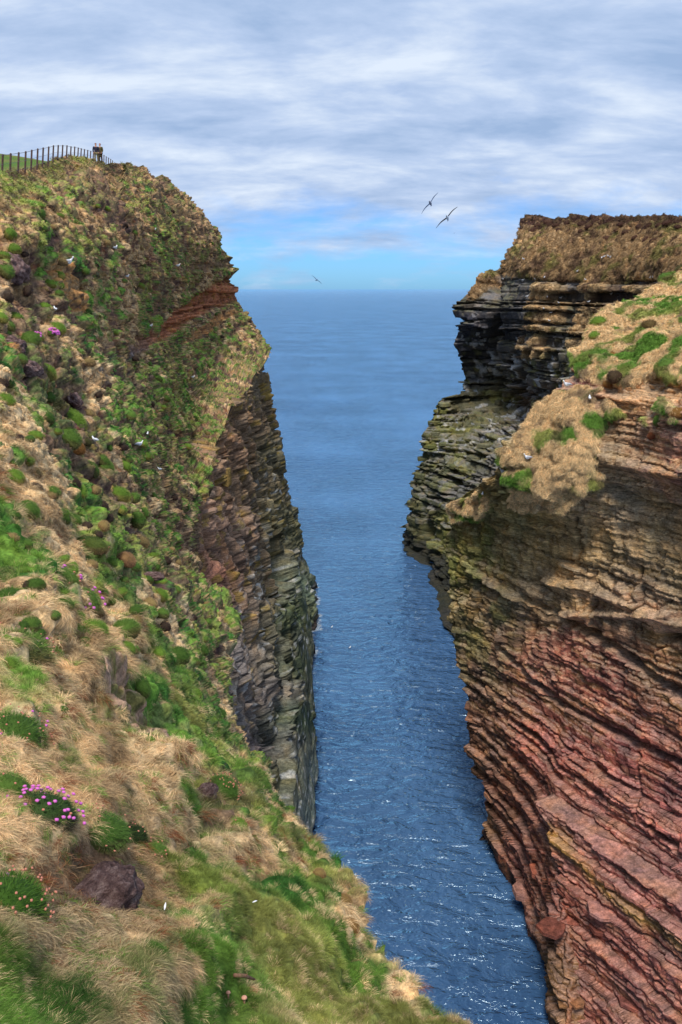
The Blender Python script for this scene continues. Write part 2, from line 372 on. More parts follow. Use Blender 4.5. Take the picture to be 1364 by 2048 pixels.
# mounds and hollows of the foreground: (u, v, radius px, height m)
for (mu, mv, mr, mh) in [(250, 1990, 150, 0.42), (290, 1570, 75, 0.35), (200, 1600, 60, 0.2), (120, 1680, 90, 0.2), (30, 1450, 70, 0.45), (20, 1290, 90, 0.6), (60, 1180, 60, 0.4), (470, 1690, 70, 0.3),
                         (430, 1830, 80, 0.22), (520, 1880, 70, 0.25), (400, 1960, 80, 0.22), (600, 1920, 80, 0.3), (180, 1350, 60, 0.5), (250, 1260, 50, 0.6), (330, 1200, 40, 0.5),
                         (185, 1090, 45, 0.5), (60, 1020, 55, 0.5), (20, 920, 50, 0.5), (300, 1460, 80, -0.25), (170, 920, 60, -0.5), (120, 800, 50, -0.6), (60, 560, 60, -1.0), (680, 1790, 30, 0.3),
                         (0, 1900, 90, 0.2), (110, 1860, 60, 0.12), (560, 1700, 40, 0.3), (480, 1590, 40, 0.35)]:
    disp = disp + np.sign(mh) * np.minimum(abs(mh), 0.62 * mr * Yd / F) * np.exp(-((U - mu)**2 + (V - mv)**2) / (mr * 0.75)**2)
PL = B0 + N0 * disp[..., None] * (1 - rock[..., None] * 0) + 0 * Nh
# ---- colours
gm = 0.85 * fbm(B0, 0.26, 4, 80) + 0.5 * fbm(B0, 0.9, 3, 82) + 0.35 * fbm(B0, 2.2, 3, 84); low = fbm(B0, 0.12, 3, 88)
greenp = np.interp(V, [330, 450, 620, 760, 1000, 1250, 1500, 1800, 2100], [0.02, -0.02, 0.02, 0.08, 0.09, 0.07, 0.05, 0.07, 0.05]) + 0.22 * ss(U, 230, 380) * ss(V, 640, 700) * (1 - ss(V, 1000, 1150)) + 0.05 * ss(V, 1600, 1750)
dome = lerp(domeA, domeB, far)
for (a0, b0, r0, k0) in [(380, 1920, 55, .5), (500, 1880, 45, .5), (560, 1990, 60, .5), (420, 2030, 80, .45), (640, 1930, 40, .4), (740, 2030, 50, .4), (20, 2040, 70, .3), (200, 1990, 70, .25), (300, 1385, 40, .4), (345, 1625, 40, .5), (410, 1790, 40, .4), (560, 1800, 40, .3), (130, 1560, 40, .4), (220, 1400, 30, .3),
                         (290, 1575, 60, -.6), (180, 1560, 40, -.4), (470, 1730, 60, -.6), (330, 1990, 45, -.6), (170, 1330, 60, -.5), (120, 1690, 50, -.6), (690, 1880, 55, -.5), (800, 2000, 50, -.4), (150, 1250, 50, -.5), (60, 1690, 40, -.5), (500, 2000, 30, -.3), (250, 1850, 50, -.4), (40, 1000, 60, -.4), (130, 1120, 50, -.3), (620, 2000, 35, -.4)]:
    greenp = greenp + k0 * np.exp(-(((U - a0) / r0)**2 + ((V - b0) / (r0 * .8))**2))
gg = ss(gm * 1.0 + greenp + 0.14 * meadow + (dome - 0.55) * 0.5 * far * (1 - meadow) + 0.3 * (lerp(IDs, ID, far) - 0.5), -0.10, 0.16)
grn = lerp(GREEN, DGREEN, ss(fbm(B0, 0.8, 3, 91), -0.2, 0.3)[..., None]); grn = grn * lerp(1.0, 0.72, ss(V, 1350, 1650))[..., None]; grn = lerp(grn, OLIVE, (ss(fbm(B0, 0.3, 3, 95) + 0.5 * (1 - ss(V, 380, 640)), 0.0, 0.45) * 0.8)[..., None])
stw = lerp(STRAW2, STRAW, ss(fbm(B0, 1.1, 3, 97), -0.3, 0.3)[..., None]); stw = lerp(stw, stw * np.array([0.62, 0.55, 0.5]), (0.8 * (1 - ss(V, 420, 760)) * np.ones_like(U))[..., None])
CLc = lerp(stw, grn, gg[..., None])
gap_shade = (1 - ss(dome, 0.05, 0.55)) * far
soiln = ss(fbm(B0, 0.22, 4, 101) + 0.4 * gap_shade - 0.02, 0.16, 0.34)
gap_shade = gap_shade * (1 - meadow)
soil = np.clip(gap_shade * 0.95 * (0.4 + ss(low, -0.3, 0.3)) + soiln * 0.8 * far * (1 - meadow) * (1 - ss(U, 300, 420) * 0.7), 0, 1)  # bare soil, plus the shadow between tussocks painted in as dark peat colour
for poly in ([(100, 350), (160, 345), (190, 370), (260, 430), (300, 470), (230, 480), (150, 400)], [(0, 490), (70, 500), (90, 560), (120, 640), (60, 640), (0, 560)], [(0, 600), (60, 650), (140, 780), (240, 960), (250, 1010), (180, 960), (120, 860), (60, 760), (0, 680)],
             [(40, 900), (110, 850), (180, 900), (250, 990), (230, 1010), (130, 930)], [(270, 1140), (330, 1140), (335, 1170), (290, 1165)], [(60, 1740), (150, 1690), (240, 1720), (280, 1820), (130, 1850), (60, 1800)],
             [(385, 1590), (430, 1570), (455, 1640), (440, 1700), (400, 1680)], [(560, 1690), (600, 1710), (590, 1735), (560, 1715)]):
    soil = np.maximum(soil, inpoly(uw, vw, poly) * (0.75 + 0.25 * ff) * (0.7 + 0.3 * (gg < 0.6)))
soilc = lerp(PEAT, np.array([0.13, 0.072, 0.05]), ss(fbm(B0, 1.4, 3, 105), -0.2, 0.4)[..., None])
soilc = lerp(soilc, RUST * 0.7, (ss(fbm(B0, 0.9, 3, 106), 0.15, 0.4) * 0.6)[..., None])
rub = inpoly(uw, vw, [(105, 520), (130, 530), (160, 600), (175, 640), (120, 630), (110, 580)]) | inpoly(uw, vw, [(0, 700), (20, 700), (50, 760), (20, 745)]) | inpoly(uw, vw, [(350, 690), (440, 620), (470, 625), (390, 680)])
soilc = np.where(rub[..., None], ORANGE * (0.8 + 0.5 * fbm(B0, 3, 3, 107)[..., None]), soilc); soil = np.where(rub, 0.95, soil)
path = inpoly(uw, vw, [(255, 1370), (300, 1400), (350, 1440), (425, 1510), (420, 1550), (350, 1530), (280, 1450), (230, 1385)])
path2 = inpoly(uw, vw, [(140, 1335), (180, 1345), (235, 1390), (285, 1455), (340, 1530), (300, 1520), (240, 1460), (190, 1400)]) & (path == False)
CLc = lerp(CLc, soilc, np.clip(soil, 0, 1)[..., None])
CLc = np.where((path & (soil < 0.5))[..., None], lerp(CLc, np.array([0.10, 0.21, 0.03]), 0.75), CLc)
CLc = np.where(path2[..., None], lerp(np.array([0.42, 0.26, 0.17]), np.array([0.17, 0.15, 0.05]), ss(fbm(B0, 3.5, 3, 311), -0.15, 0.25)[..., None]), CLc)
rockc = lerp(np.array([0.16, 0.105, 0.075]), np.array([0.34, 0.20, 0.13]), (Lh * 0.35 + Bh * 0.15 + vlid * 0.25 + vmid * 0.25)[..., None])
redb = ss(V, 540, 575) * (1 - ss(V, 690, 720)) * ss(U, 250, 330)
rockc = lerp(rockc, np.array([0.42, 0.15, 0.07]) * (0.2 + 0.8 * Lh + 0.4 * vlid + 0.5 * vmid)[..., None], (redb * 0.8)[..., None])
rockc = np.where((ss(fbm(B0, 1.0, 3, 109), 0.1, 0.3) > 0.5)[..., None] & (U > 300)[..., None], lerp(rockc, np.array([0.40, 0.25, 0.03]), 0.35), rockc)
greyc = ss(V, 690, 740) * (1 - ss(V, 880, 980)) * (1 - ss(U, 270, 330)); rockc = lerp(rockc, np.array([0.22, 0.22, 0.25]) * (0.5 + Bh[..., None]), greyc[..., None])
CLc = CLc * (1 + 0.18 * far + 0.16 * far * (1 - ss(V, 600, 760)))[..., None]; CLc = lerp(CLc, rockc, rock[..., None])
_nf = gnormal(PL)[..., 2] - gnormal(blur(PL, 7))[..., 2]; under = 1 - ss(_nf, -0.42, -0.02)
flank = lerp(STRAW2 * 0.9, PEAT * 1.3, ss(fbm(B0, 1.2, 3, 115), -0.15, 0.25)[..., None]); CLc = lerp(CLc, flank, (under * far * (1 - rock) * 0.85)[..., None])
LV = dict(soil=soil, rock=rock, gg=gg, path=path, U=U, V=V, Y=Yd)
# ---- wrap: extra columns past the edge (down the drop, or back over the skyline) and rows behind the top
kk = np.array([0.25, 0.7, 1.5, 3, 6, 12, 24, 40.0]); dn = ss(V[:, -1], 640, 760)[:, None]
back = np.array([-0.55, 1.0, -0.35]); down = np.array([-0.55, 0.25, -1.0])
off = (lerp(back, down, dn)[:, None, :]) * kk[None, :, None] * np.clip(Yd[:, -1:, None] / 22, 0.12, 1.2)
ex = PL[:, -1:, :] + off + 0.3 * far[:, -1:, None] * fbm(PL[:, -1:, :] + off, 0.6, 3, 111)[..., None]
PLx = np.concatenate([PL, ex], 1); Cx = np.concatenate([CLc, np.repeat(CLc[:, -1:] * 0.5 + np.array([0.07, 0.045, 0.03]) * 0.5, 8, 1)], 1)
kr = np.array([60, 40, 25, 14, 7, 3, 1.2, 0.4]); offr = np.array([-0.25, 1.0, -0.05])[None, None] * kr[:, None, None]; offr = offr + np.array([0, 0, -1])[None, None] * (0.006 * kr**2 * 0.6)[:, None, None]
PLx = np.concatenate([PLx[:1] + offr, PLx], 0); Cx = np.concatenate([np.repeat(Cx[:1], 8, 0), Cx], 0)
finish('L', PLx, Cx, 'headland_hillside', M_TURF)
LP = PLx; nLr = 8

# ---- wall of the left cliff
RWn, CWn = 460, 300
zz = np.linspace(-3, 48, RWn)[:, None][::-1]; iy = np.linspace(1 / 151.0, 1 / 34.0, CWn)[None]; YY = 1 / iy
YY = YY + 0 * zz; _e = EDGE[14:21]; _ez = [P(a[1], a[0], wallY(a[1], a[0]))[2] for a in _e]; _ey = [wallY(a[1], a[0]) for a in _e]; _o = np.argsort(_ey)
ztop = np.interp(YY, np.r_[34.0, 52.0, np.array(_ey)[_o], 156], np.r_[22.0, 27.0, np.array(_ez)[_o], 40.5]) + 0.3
ZZ = -3 + (ztop + 3) * (zz + 3) / 51
XX = WX0 - WK * ZZ + 0 * YY
BW = np.stack([XX, YY, ZZ], -1)
NW = np.array([1.0, 0, 0.19]); NW = NW / np.linalg.norm(NW)
iw, Lw, Bw, jw, ew, fw = strata(BW, YY, 1.2, 0.8)
col_ = fbm(BW, 0.14, 4, 120, 0.55, (1, 1, 0.16)); fine = fbm(BW, 1.1, 4, 124)
vj1, vj2, vjid = vor(BW * np.array([1, 0.45, 0.13]) + 0.35 * fine[..., None], 136); vk1, vk2, vkid = vor(BW * np.array([1, 1.5, 0.9]), 139)
dw = 1.1 * col_ + 0.12 * (Lw - 0.5) + 0.15 * (Bw - 0.5) + 0.5 * fine + 1.7 * (vjid - 0.5) - 0.6 * (1 - ss(vj2 - vj1, 0.0, 0.12)) + 0.30 * (vkid - 0.5) + 0.25 * fbm(BW, 2.6, 3, 153) - 0.12 * (1 - ss(jw, 0, 0.06))
lowm = 1 - ss(ZZ + 1.2 * fbm(BW, 0.2, 3, 126), 8.0, 10.0)
dw = lerp(dw, 0.6 + 0.35 * fbm(BW, 0.25, 4, 128) + 0.25 * (Bw - 0.5), lowm * (YY < 125))          # smooth slabs near the water
dw = dw + 1.5 * ss(YY, 124, 132) * (1 - ss(YY, 146, 152)) * (1 - ss(ZZ + 1.0 * fine, 2.5, 6.5))       # shelf at the foot of the point
dw = dw - 1.2 * (1 - ss(ZZ, 0, 1.2)) * (YY < 118)
cu, cv = proj(BW); cave = (1 - ss(np.abs(cu - (560 + 0.03 * (cv - 1130))) / np.interp(cv, [1070, 1110, 1150, 1200], [5, 13, 15, 5]), 0.6, 1.1)) * ss(cv, 1065, 1090) * (1 - ss(cv, 1185, 1205))
_wj = 0.6 * fbm(BW, 0.5, 3, 151); _st = lambda m_: ss(m_, -0.06, 0.06)
dw = dw + 1.5 * _st((np.interp(YY, [60, 68, 90], [6, 7.8, 14]) + _wj - ZZ) * 0.5) * _st((92 + 2 * _wj - YY) * 0.2) * ss(ZZ, -1, 0.5) + 1.1 * _st((15 + 2 * _wj - ZZ) * 0.3) * _st((YY - 96) * 0.2) * _st((121 + _wj - YY) * 0.2)
for (yc_, tl_, wd_, dp_, z0_, z1_) in [(74, 0.12, .5, 1.6, 6, 30), (83, -.1, .6, 2.0, 10, 34), (93.5, .05, .9, 2.6, 0, 24), (101, -.15, .7, 2.0, 14, 36), (113, .1, .9, 2.6, 4, 30), (124, -.1, 1.0, 2.6, 0, 34), (136, .08, 1.0, 2.2, 6, 38), (143, -.05, .8, 2.0, 12, 38)]:
    dw = dw - dp_ * np.exp(-((YY - yc_ - tl_ * (ZZ - 15) - 1.2 * col_) / wd_)**2) * ss(ZZ, z0_ - 2, z0_ + 2) * (1 - ss(ZZ, z1_ - 3, z1_ + 1))
dw = dw - 8 * cave - 0.9 * ss(YY, 85, 120)
for (a0, b0, r0, d0) in [(505, 1310, 10, 1.2), (470, 1040, 12, 1.5), (520, 1140, 9, 1.0)]:
    dw = dw - d0 * np.exp(-((cu - a0) / r0)**2 - ((cv - b0) / 55)**2)
PW = BW + NW * dw[..., None]; PW[..., 1] += 0.5 * fine
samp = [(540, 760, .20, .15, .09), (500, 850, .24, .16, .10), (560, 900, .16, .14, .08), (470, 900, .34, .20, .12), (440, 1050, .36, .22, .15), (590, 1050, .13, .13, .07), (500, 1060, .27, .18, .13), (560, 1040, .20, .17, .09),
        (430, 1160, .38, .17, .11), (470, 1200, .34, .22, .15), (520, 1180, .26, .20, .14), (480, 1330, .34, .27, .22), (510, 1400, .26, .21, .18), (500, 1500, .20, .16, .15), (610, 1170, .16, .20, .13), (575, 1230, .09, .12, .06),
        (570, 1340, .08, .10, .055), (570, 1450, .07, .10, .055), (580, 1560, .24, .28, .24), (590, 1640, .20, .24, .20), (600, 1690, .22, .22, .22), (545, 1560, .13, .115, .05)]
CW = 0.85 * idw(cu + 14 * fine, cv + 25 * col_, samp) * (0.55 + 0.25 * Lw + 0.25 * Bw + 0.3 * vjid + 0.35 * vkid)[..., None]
lich = ss(fbm(BW, 0.9, 4, 130), 0.22, 0.32) * ss(ZZ, 12, 20); CW = lerp(CW, np.array([0.36, 0.24, 0.03]), (lich * 0.55)[..., None])
guano = ss(fbm(BW, 2.2, 3, 132, 0.6, (1, 1, 0.6)), 0.30, 0.42) * (1 - ss(ZZ, 22, 30)); CW = lerp(CW, np.array([0.55, 0.55, 0.52]), (guano * 0.7)[..., None])
wet = 1 - ss(ZZ + 0.4 * fine, 0.6, 1.5); CW = lerp(CW, np.array([0.045, 0.03, 0.04]), (wet * 0.85)[..., None])
kb = np.array([50, 30, 16, 8, 3, 1.0]); ob = np.array([-1.0, 0.32, 0])[None, None] * kb[None, :, None] + 0 * PW[:, :1]
PW[0, :, 0] -= 3.0; PW[0, :, 2] += 0.4
exw = PW[:, :1] + ob + np.array([0.3, 1.0, 0]) * 0.8 * fbm(PW[:, :1] + ob, 0.3, 3, 134)[..., None]
PWx = np.concatenate([exw, PW], 1); CWx = np.concatenate([np.repeat(CW[:, :1], 6, 1), CW], 1)
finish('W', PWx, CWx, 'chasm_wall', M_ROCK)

# ---- near right cliff
CR = [(898, 985, 76), (905, 1010, 75), (900, 1080, 75), (905, 1180, 75.5), (908, 1290, 75.5), (925, 1400, 76), (950, 1550, 76), (962, 1680, 74.3), (1000, 1650, 72), (1040, 1790, 66.2), (1075, 1880, 61.5), (1095, 1960, 57), (1104, 2060, 52.5), (1110, 2180, 48.5),
      (960, 1000, 70), (960, 1200, 71), (980, 1400, 72), (1010, 1550, 71), (1060, 1620, 66), (1085, 1700, 64.5), (1110, 1800, 62.5), (1120, 1900, 59.5), (1130, 2050, 54),
      (1120, 1610, 57.5), (1140, 1720, 56), (1165, 1850, 53.5), (1180, 2060, 49.5), (1200, 1700, 53.5), (1364, 1720, 47), (1364, 2060, 43), (1540, 2000, 37), (1364, 1500, 50), (1200, 1500, 60), (1540, 1500, 43),
      (1060, 1150, 66), (1150, 1150, 63), (1080, 1400, 66), (1260, 1200, 58), (1364, 1250, 54), (1540, 1200, 47), (1240, 1380, 58),
      (1010, 890, 64), (1000, 940, 64), (1050, 930, 62), (1120, 1000, 60), (1180, 980, 59), (1080, 820, 65), (1120, 780, 65), (1250, 950, 58), (1364, 980, 53), (1540, 950, 47),
      (1140, 722, 68), (1175, 690, 70), (1200, 740, 64), (1250, 800, 59), (1364, 820, 53), (1540, 800, 47), (1180, 655, 74), (1250, 620, 78), (1300, 590, 84), (1364, 548, 92), (1364, 660, 66), (1540, 640, 56), (1540, 470, 90), (1300, 700, 64)]
CR = np.array(CR, float); tR = TPS(CR[:, :2], np.log(CR[:, 2]), 2e-4)
LE = np.array([(520, 1440), (548, 1364), (566, 1330), (590, 1298), (615, 1250), (640, 1200), (660, 1178), (700, 1168), (720, 1140), (745, 1150), (790, 1118), (815, 1085), (840, 1062), (870, 1040), (890, 1008), (920, 1004), (950, 985), (985, 935),
               (1005, 908), (1050, 900), (1080, 886), (1120, 898), (1180, 902), (1240, 902), (1330, 912), (1400, 930), (1480, 936), (1560, 950), (1640, 948), (1680, 962), (1700, 990), (1740, 1010), (1790, 1040), (1840, 1060), (1900, 1082), (1960, 1094), (2050, 1100), (2180, 1108)], float)
RR, RC = 760, 330
v1 = lerp(520, 2180, np.linspace(0, 1, RR))[:, None]; s1 = np.linspace(0, 1, RC)[None]
uL = np.interp(v1[:, 0], LE[:, 0], LE[:, 1])[:, None]; U1 = uL + (1560 - uL) * s1; V1 = v1 + 0 * U1
U1 = U1 + (1 - ss(s1, 0, 0.05)) * 5 * fbm(np.stack([V1 / 22, 0 * U1, 0 * U1], -1), 1, 4, 141)
Y1 = np.exp(tR(U1, V1)); a1_, b1r, c1_ = ray(U1, V1); z1_ = 50 + c1_ / b1r * Y1; sd_ = ss(U1 - np.interp(V1, [1400, 1600, 1850, 2180], [1120, 1112, 1150, 1172]), -8, 10)
cb_ = np.interp(U1, [950, 962, 1040, 1095, 1104, 1112], [52.4, 52.3, 50, 45.6, 42.8, 41.8])
for _ in range(14):
    zc_ = np.clip(z1_, -3, 40); Cm = np.interp(zc_, [-3, 0, 8, 20, 30, 40], [44.0, 44.8, 46.6, 49.6, 49.9, 49.9]); Cr_ = lerp(cb_, 50.2, ss(zc_, 0, 20)); Cc_ = lerp(Cr_, Cm, sd_ * (1 - ss(zc_, 14, 22)) + 0 * zc_)
    z1_ = lerp(z1_, 50 + c1_ * Cc_ / (a1_ + 0.53 * b1r), 0.6)
Y1 = lerp(Y1, b1r * (z1_ - 50) / c1_, ss(V1, 960, 1080)); B1 = P(U1, V1, Y1); N1 = gnormal(blur(B1, 4)); Nh1 = N1 * np.array([1, 1, 0.25]); Nh1 /= np.linalg.norm(Nh1, axis=-1, keepdims=True)
fz1 = fbm(B1, 0.5, 4, 143); uw1 = U1 + 20 * fz1 + 10 * fbm(B1, 1.6, 3, 145); vw1 = V1 + 22 * fbm(B1, 0.5, 4, 146)
GP1 = [(1560, 400), (1364, 520), (1240, 600), (1150, 640), (1120, 725), (1160, 745), (1190, 770), (1240, 780), (1300, 770), (1364, 760), (1560, 740)]
GP2 = [(1060, 830), (1110, 785), (1165, 780), (1215, 790), (1240, 830), (1205, 855), (1205, 900), (1180, 930), (1210, 965), (1160, 1000), (1100, 1010), (1030, 1008), (1020, 960), (990, 900)]
GP3 = [(880, 1000), (960, 985), (990, 1010), (960, 1040), (900, 1045)]
GP4 = [(1280, 820), (1364, 800), (1364, 850), (1300, 860)]
gr1 = (inpoly(uw1, vw1, GP1) | inpoly(uw1, vw1, GP2) | inpoly(uw1, vw1, GP3) | (inpoly(uw1, vw1, GP4) & (fz1 > 0))).astype(float); gr1 = gr1 * np.where(inpoly(uw1, vw1, GP2), fbm(B1, 0.33, 4, 149) > -0.16, True); gr1 = blur(gr1, 1)
along1 = B1[..., 1] - 0.6 * B1[..., 0]
i1, L1, b1_, j1, e1, f1_ = strata(B1, along1, 1.5, 0.10); open_ = h3(i1, i1 * 0, i1 * 0, 9) > 0.5
big1 = fbm(B1, 0.12, 4, 150, 0.55); fi1 = fbm(B1, 1.3, 4, 152)
massive = ss(V1, 950, 1040) * (1 - ss(V1, 1250 + 0.25 * (U1 - 1000), 1400 + 0.25 * (U1 - 1000)))        # thick smooth beds in the middle
lowr = ss(V1, 1380, 1560)
amp = lerp(0.9, 0.34, massive)
vr1, vr2, vrid = vor(B1 * np.array([0.9, 0.9, 0.55]), 137); vs1, vs2, vsid = vor(B1 * np.array([2.2, 2.2, 2.6]), 138)
d1 = amp * ((0.50 - 0.14 * lowr) * (L1 - 0.5) * (0.4 + open_) + 0.42 * (b1_ - 0.5)) + (0.60 - 0.38 * lowr) * big1 + 0.20 * fi1 - amp * (0.26 - 0.10 * lowr) * (1 - ss(j1, 0, 0.06)) * open_ - 0.25 * (1 - ss(e1, 0, 0.08)) * (b1_ > 0.55) + 0.38 * (vrid - 0.5) * (0.3 + massive) + 0.10 * (vsid - 0.5)
butt = (V1 > 1590 + 0.72 * (U1 - 1110) - 6 * fz1) * ss(U1 - np.interp(V1, [1590, 1700, 1850, 2048], [1108, 1122, 1150, 1166]) - 5 * fz1, 0, 5)
d1 = d1 + 1.7 * blur(butt.astype(float), 1); d1 = d1 - 1.1 * np.exp(-((U1 - np.interp(V1, [1590, 1700, 1850, 2048], [1098, 1110, 1136, 1152])) / 9)**2) * (V1 > 1600)
d1 = d1 + lowr * 0.7 * ((B1[..., 2] * 0.42 + 0.15 * big1) % 1.0 - 0.5)
# thick projecting bed and the long cracks
for (ln, am, wd) in [([(1040, 1195), (1100, 1225), (1230, 1295), (1364, 1400)], -1.1, 9), ([(1150, 905), (1250, 925), (1364, 950)], 1.0, 16), ([(1140, 955), (1230, 985), (1300, 1020)], -0.9, 12), ([(1090, 1160), (1180, 1180), (1364, 1250)], 0.6, 8), ([(940, 1140), (1000, 1175), (1100, 1230)], 0.6, 7), ([(990, 1290), (1100, 1400), (1364, 1530)], -0.7, 6)]:
    ln = np.array(ln, float); c_ = np.interp(U1, ln[:, 0], ln[:, 1]); d1 = d1 + am * np.exp(-((V1 - c_) / wd)**2) * ((U1 > ln[0, 0]) & (U1 < ln[-1, 0] + 250))
for (x0, y0, y1_, am) in [(1152, 1030, 1140, -1.0), (1182, 1140, 1250, -0.9), (955, 1150, 1240, -1.2), (1280, 1130, 1270, -1.3), (1125, 900, 1000, -0.9), (1060, 1230, 1310, -0.6), (1275, 1500, 1640, -0.6)]:
    c_ = x0 + 6 * fbm(np.stack([V1 / 30, 0 * U1, 0 * U1], -1), 1, 3, 160); d1 = d1 + am * np.exp(-((U1 - c_) / 3.0)**2) * ss(V1, y0, y0 + 8) * (1 - ss(V1, y1_ - 8, y1_))
d1 = d1 - 3.2 * np.exp(-((U1 - 950) / 13)**2) * ss(V1, 1555, 1580) * (1 - ss(V1, 1640, 1665)) - 1.5 * np.exp(-((U1 - 1340) / 20)**2 - ((V1 - 1275) / 8)**2)
G1a, G1b, G1id = vor(B1 * np.array([.62, .62, .9]) + 0.55 * np.stack([fz1, fi1, fz1 * 0], -1), 161); dg = np.sqrt(np.clip(1 - (G1a / 0.66)**2, 0, 1)); G2a, _, _ = vor(B1 / 0.55, 164); dg2 = np.sqrt(np.clip(1 - (G2a / 0.7)**2, 0, 1))
lip = blur(gr1, 7); lipm = gr1 * (1 - ss(lip, 0.5, 0.95))
dgr = 0.30 * fz1 + 0.52 * dg * (0.25 + 1.3 * G1id) + 0.24 * dg2 + 0.25 * big1 + 0.15 * lipm + 0.12 * fi1
P1 = B1 + Nh1 * (d1 * (1 - gr1))[..., None] + N1 * (dgr * gr1)[..., None]
samp1 = [(940, 1060, .17, .15, .07), (905, 1150, .14, .15, .06), (920, 1250, .15, .14, .08), (1000, 1120, .19, .16, .09), (1090, 1090, .30, .21, .10), (1200, 1100, .28, .20, .11), (1320, 1080, .30, .22, .13), (1364, 1150, .30, .22, .13),
         (1000, 1200, .17, .145, .12), (960, 1330, .22, .16, .12), (1100, 1200, .30, .22, .14), (1130, 1300, .36, .15, .12), (1230, 1220, .30, .20, .14), (1320, 1230, .34, .22, .15), (1200, 1350, .33, .135, .115), (1340, 1350, .30, .17, .10), (1050, 1350, .30, .15, .12),
         (960, 1500, .20, .13, .09), (1100, 1480, .36, .125, .105), (1250, 1500, .34, .135, .125), (1340, 1600, .30, .125, .12), (1000, 1600, .22, .10, .07), (1060, 1700, .22, .09, .07), (1130, 1640, .28, .16, .15), (1200, 1700, .34, .17, .16), (1150, 1800, .24, .10, .08),
         (1300, 1750, .32, .15, .15), (1260, 1900, .30, .12, .10), (1340, 1950, .30, .14, .13), (1100, 1950, .18, .12, .06), (1130, 2050, .17, .12, .06), (1200, 2050, .22, .09, .08), (950, 1640, .18, .13, .06),
         (1200, 920, .25, .17, .10), (1300, 900, .22, .13, .09), (1300, 790, .34, .19, .095), (1364, 760, .38, .21, .10), (1160, 760, .17, .08, .07), (1340, 870, .30, .16, .13), (1150, 940, .22, .17, .13), (1250, 990, .25, .20, .15), (1364, 930, .24, .12, .10), (1050, 1010, .20, .18, .09)]
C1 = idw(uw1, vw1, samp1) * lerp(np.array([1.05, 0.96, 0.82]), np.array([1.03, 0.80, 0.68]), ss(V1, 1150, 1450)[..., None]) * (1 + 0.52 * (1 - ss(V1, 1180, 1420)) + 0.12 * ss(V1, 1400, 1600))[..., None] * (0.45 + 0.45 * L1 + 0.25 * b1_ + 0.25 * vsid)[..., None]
zf = (B1[..., 2] + 0.10 * fbm(B1, 0.09, 3, 40) + 0.05 * fi1) / 0.17; hf = h3(np.floor(zf), np.floor(along1 / 3.5 + 7 * h3(np.floor(zf), 0 * zf, 0 * zf, 11)), 0 * zf, 12); C1 = C1 * (0.62 + 0.76 * hf)[..., None]
d1 = d1 + 0.16 * (hf - 0.5); P1 = B1 + Nh1 * (d1 * (1 - gr1))[..., None] + N1 * (dgr * gr1)[..., None]
yb = ss(fbm(B1, 0.5, 3, 166, 0.5, (1, 1, 5)), 0.12, 0.3); C1 = lerp(C1, np.array([0.42, 0.25, 0.075]), (yb * 0.30 * (1 - lowr * 0.5))[..., None])
line = np.interp(U1, [1110, 1170, 1250, 1364, 1560], [1640, 1680, 1770, 1850, 1985]); yband = np.exp(-((V1 - line + 8 * fz1) / 17)**2) * (U1 > 1118); C1 = lerp(C1, np.array([0.40, 0.225, 0.055]), (0.85 * yband)[..., None])
dark = ss(fbm(B1, 0.22, 4, 168, 0.6, (1, 1, 0.35)), 0.1, 0.35); C1 = lerp(C1, C1 * np.array([0.45, 0.45, 0.48]), (dark * 0.7)[..., None])
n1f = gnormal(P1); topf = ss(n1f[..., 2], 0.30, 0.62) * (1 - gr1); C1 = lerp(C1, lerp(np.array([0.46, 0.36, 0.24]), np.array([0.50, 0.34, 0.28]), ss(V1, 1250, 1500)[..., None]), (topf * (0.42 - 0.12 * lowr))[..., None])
moss = ss(fbm(B1, 0.5, 3, 170), -0.05, 0.25) * (1 - ss(U1, 960, 1060)) * (1 - ss(V1, 1200, 1500)); C1 = lerp(C1, np.array([0.20, 0.21, 0.05]), (0.5 * moss)[..., None])
wet1 = 1 - ss(B1[..., 2] + 0.5 * fi1, 1.0, 2.2); C1 = lerp(C1, np.array([0.05, 0.03, 0.03]), (0.8 * wet1)[..., None])
g1n = fbm(B1, 0.7, 4, 172) + 0.5 * (fbm(B1, 0.2, 3, 174)); gg1 = ss(g1n + 0.10 * (1 - ss(V1, 600, 700)), 0.06, 0.26)
grc1 = lerp(STRAW * np.array([1.12, 1.05, 1.0]), lerp(GREEN, OLIVE * 1.2, ss(fbm(B1, 0.3, 2, 176), -0.2, 0.3)[..., None]), gg1[..., None]); brn = ss(fbm(B1, 0.8, 3, 178) - 0.4 * dg, 0.0, 0.25) * 0.65
grc1 = lerp(grc1, np.array([0.12, 0.065, 0.045]), brn[..., None]); grc1 = grc1 * np.array([1.08, 1.16, 1.2]); C1 = lerp(C1, grc1, ss(gr1 + 0.25 * fi1, 0.4, 0.6)[..., None])
R1V = dict(gr=gr1, gg=gg1)
P1[..., 2] -= 1.6 * (1 - ss(s1, 0, 0.035)) * ss(V1, 1690, 1720)
k1 = np.array([30, 18, 10, 5, 2, 0.6]); o1 = np.array([0.75, 1.0, -0.05])[None, None] * k1[None, :, None] + 0 * P1[:, :1]
ex1 = P1[:, :1] + o1 + 0.5 * fbm(P1[:, :1] + o1, 0.4, 3, 180)[..., None]
P1x = np.concatenate([ex1, P1], 1); C1x = np.concatenate([np.repeat(C1[:, :1], 6, 1), C1], 1)
finish('R1', P1x, C1x, 'near_cliff', M_ROCK)

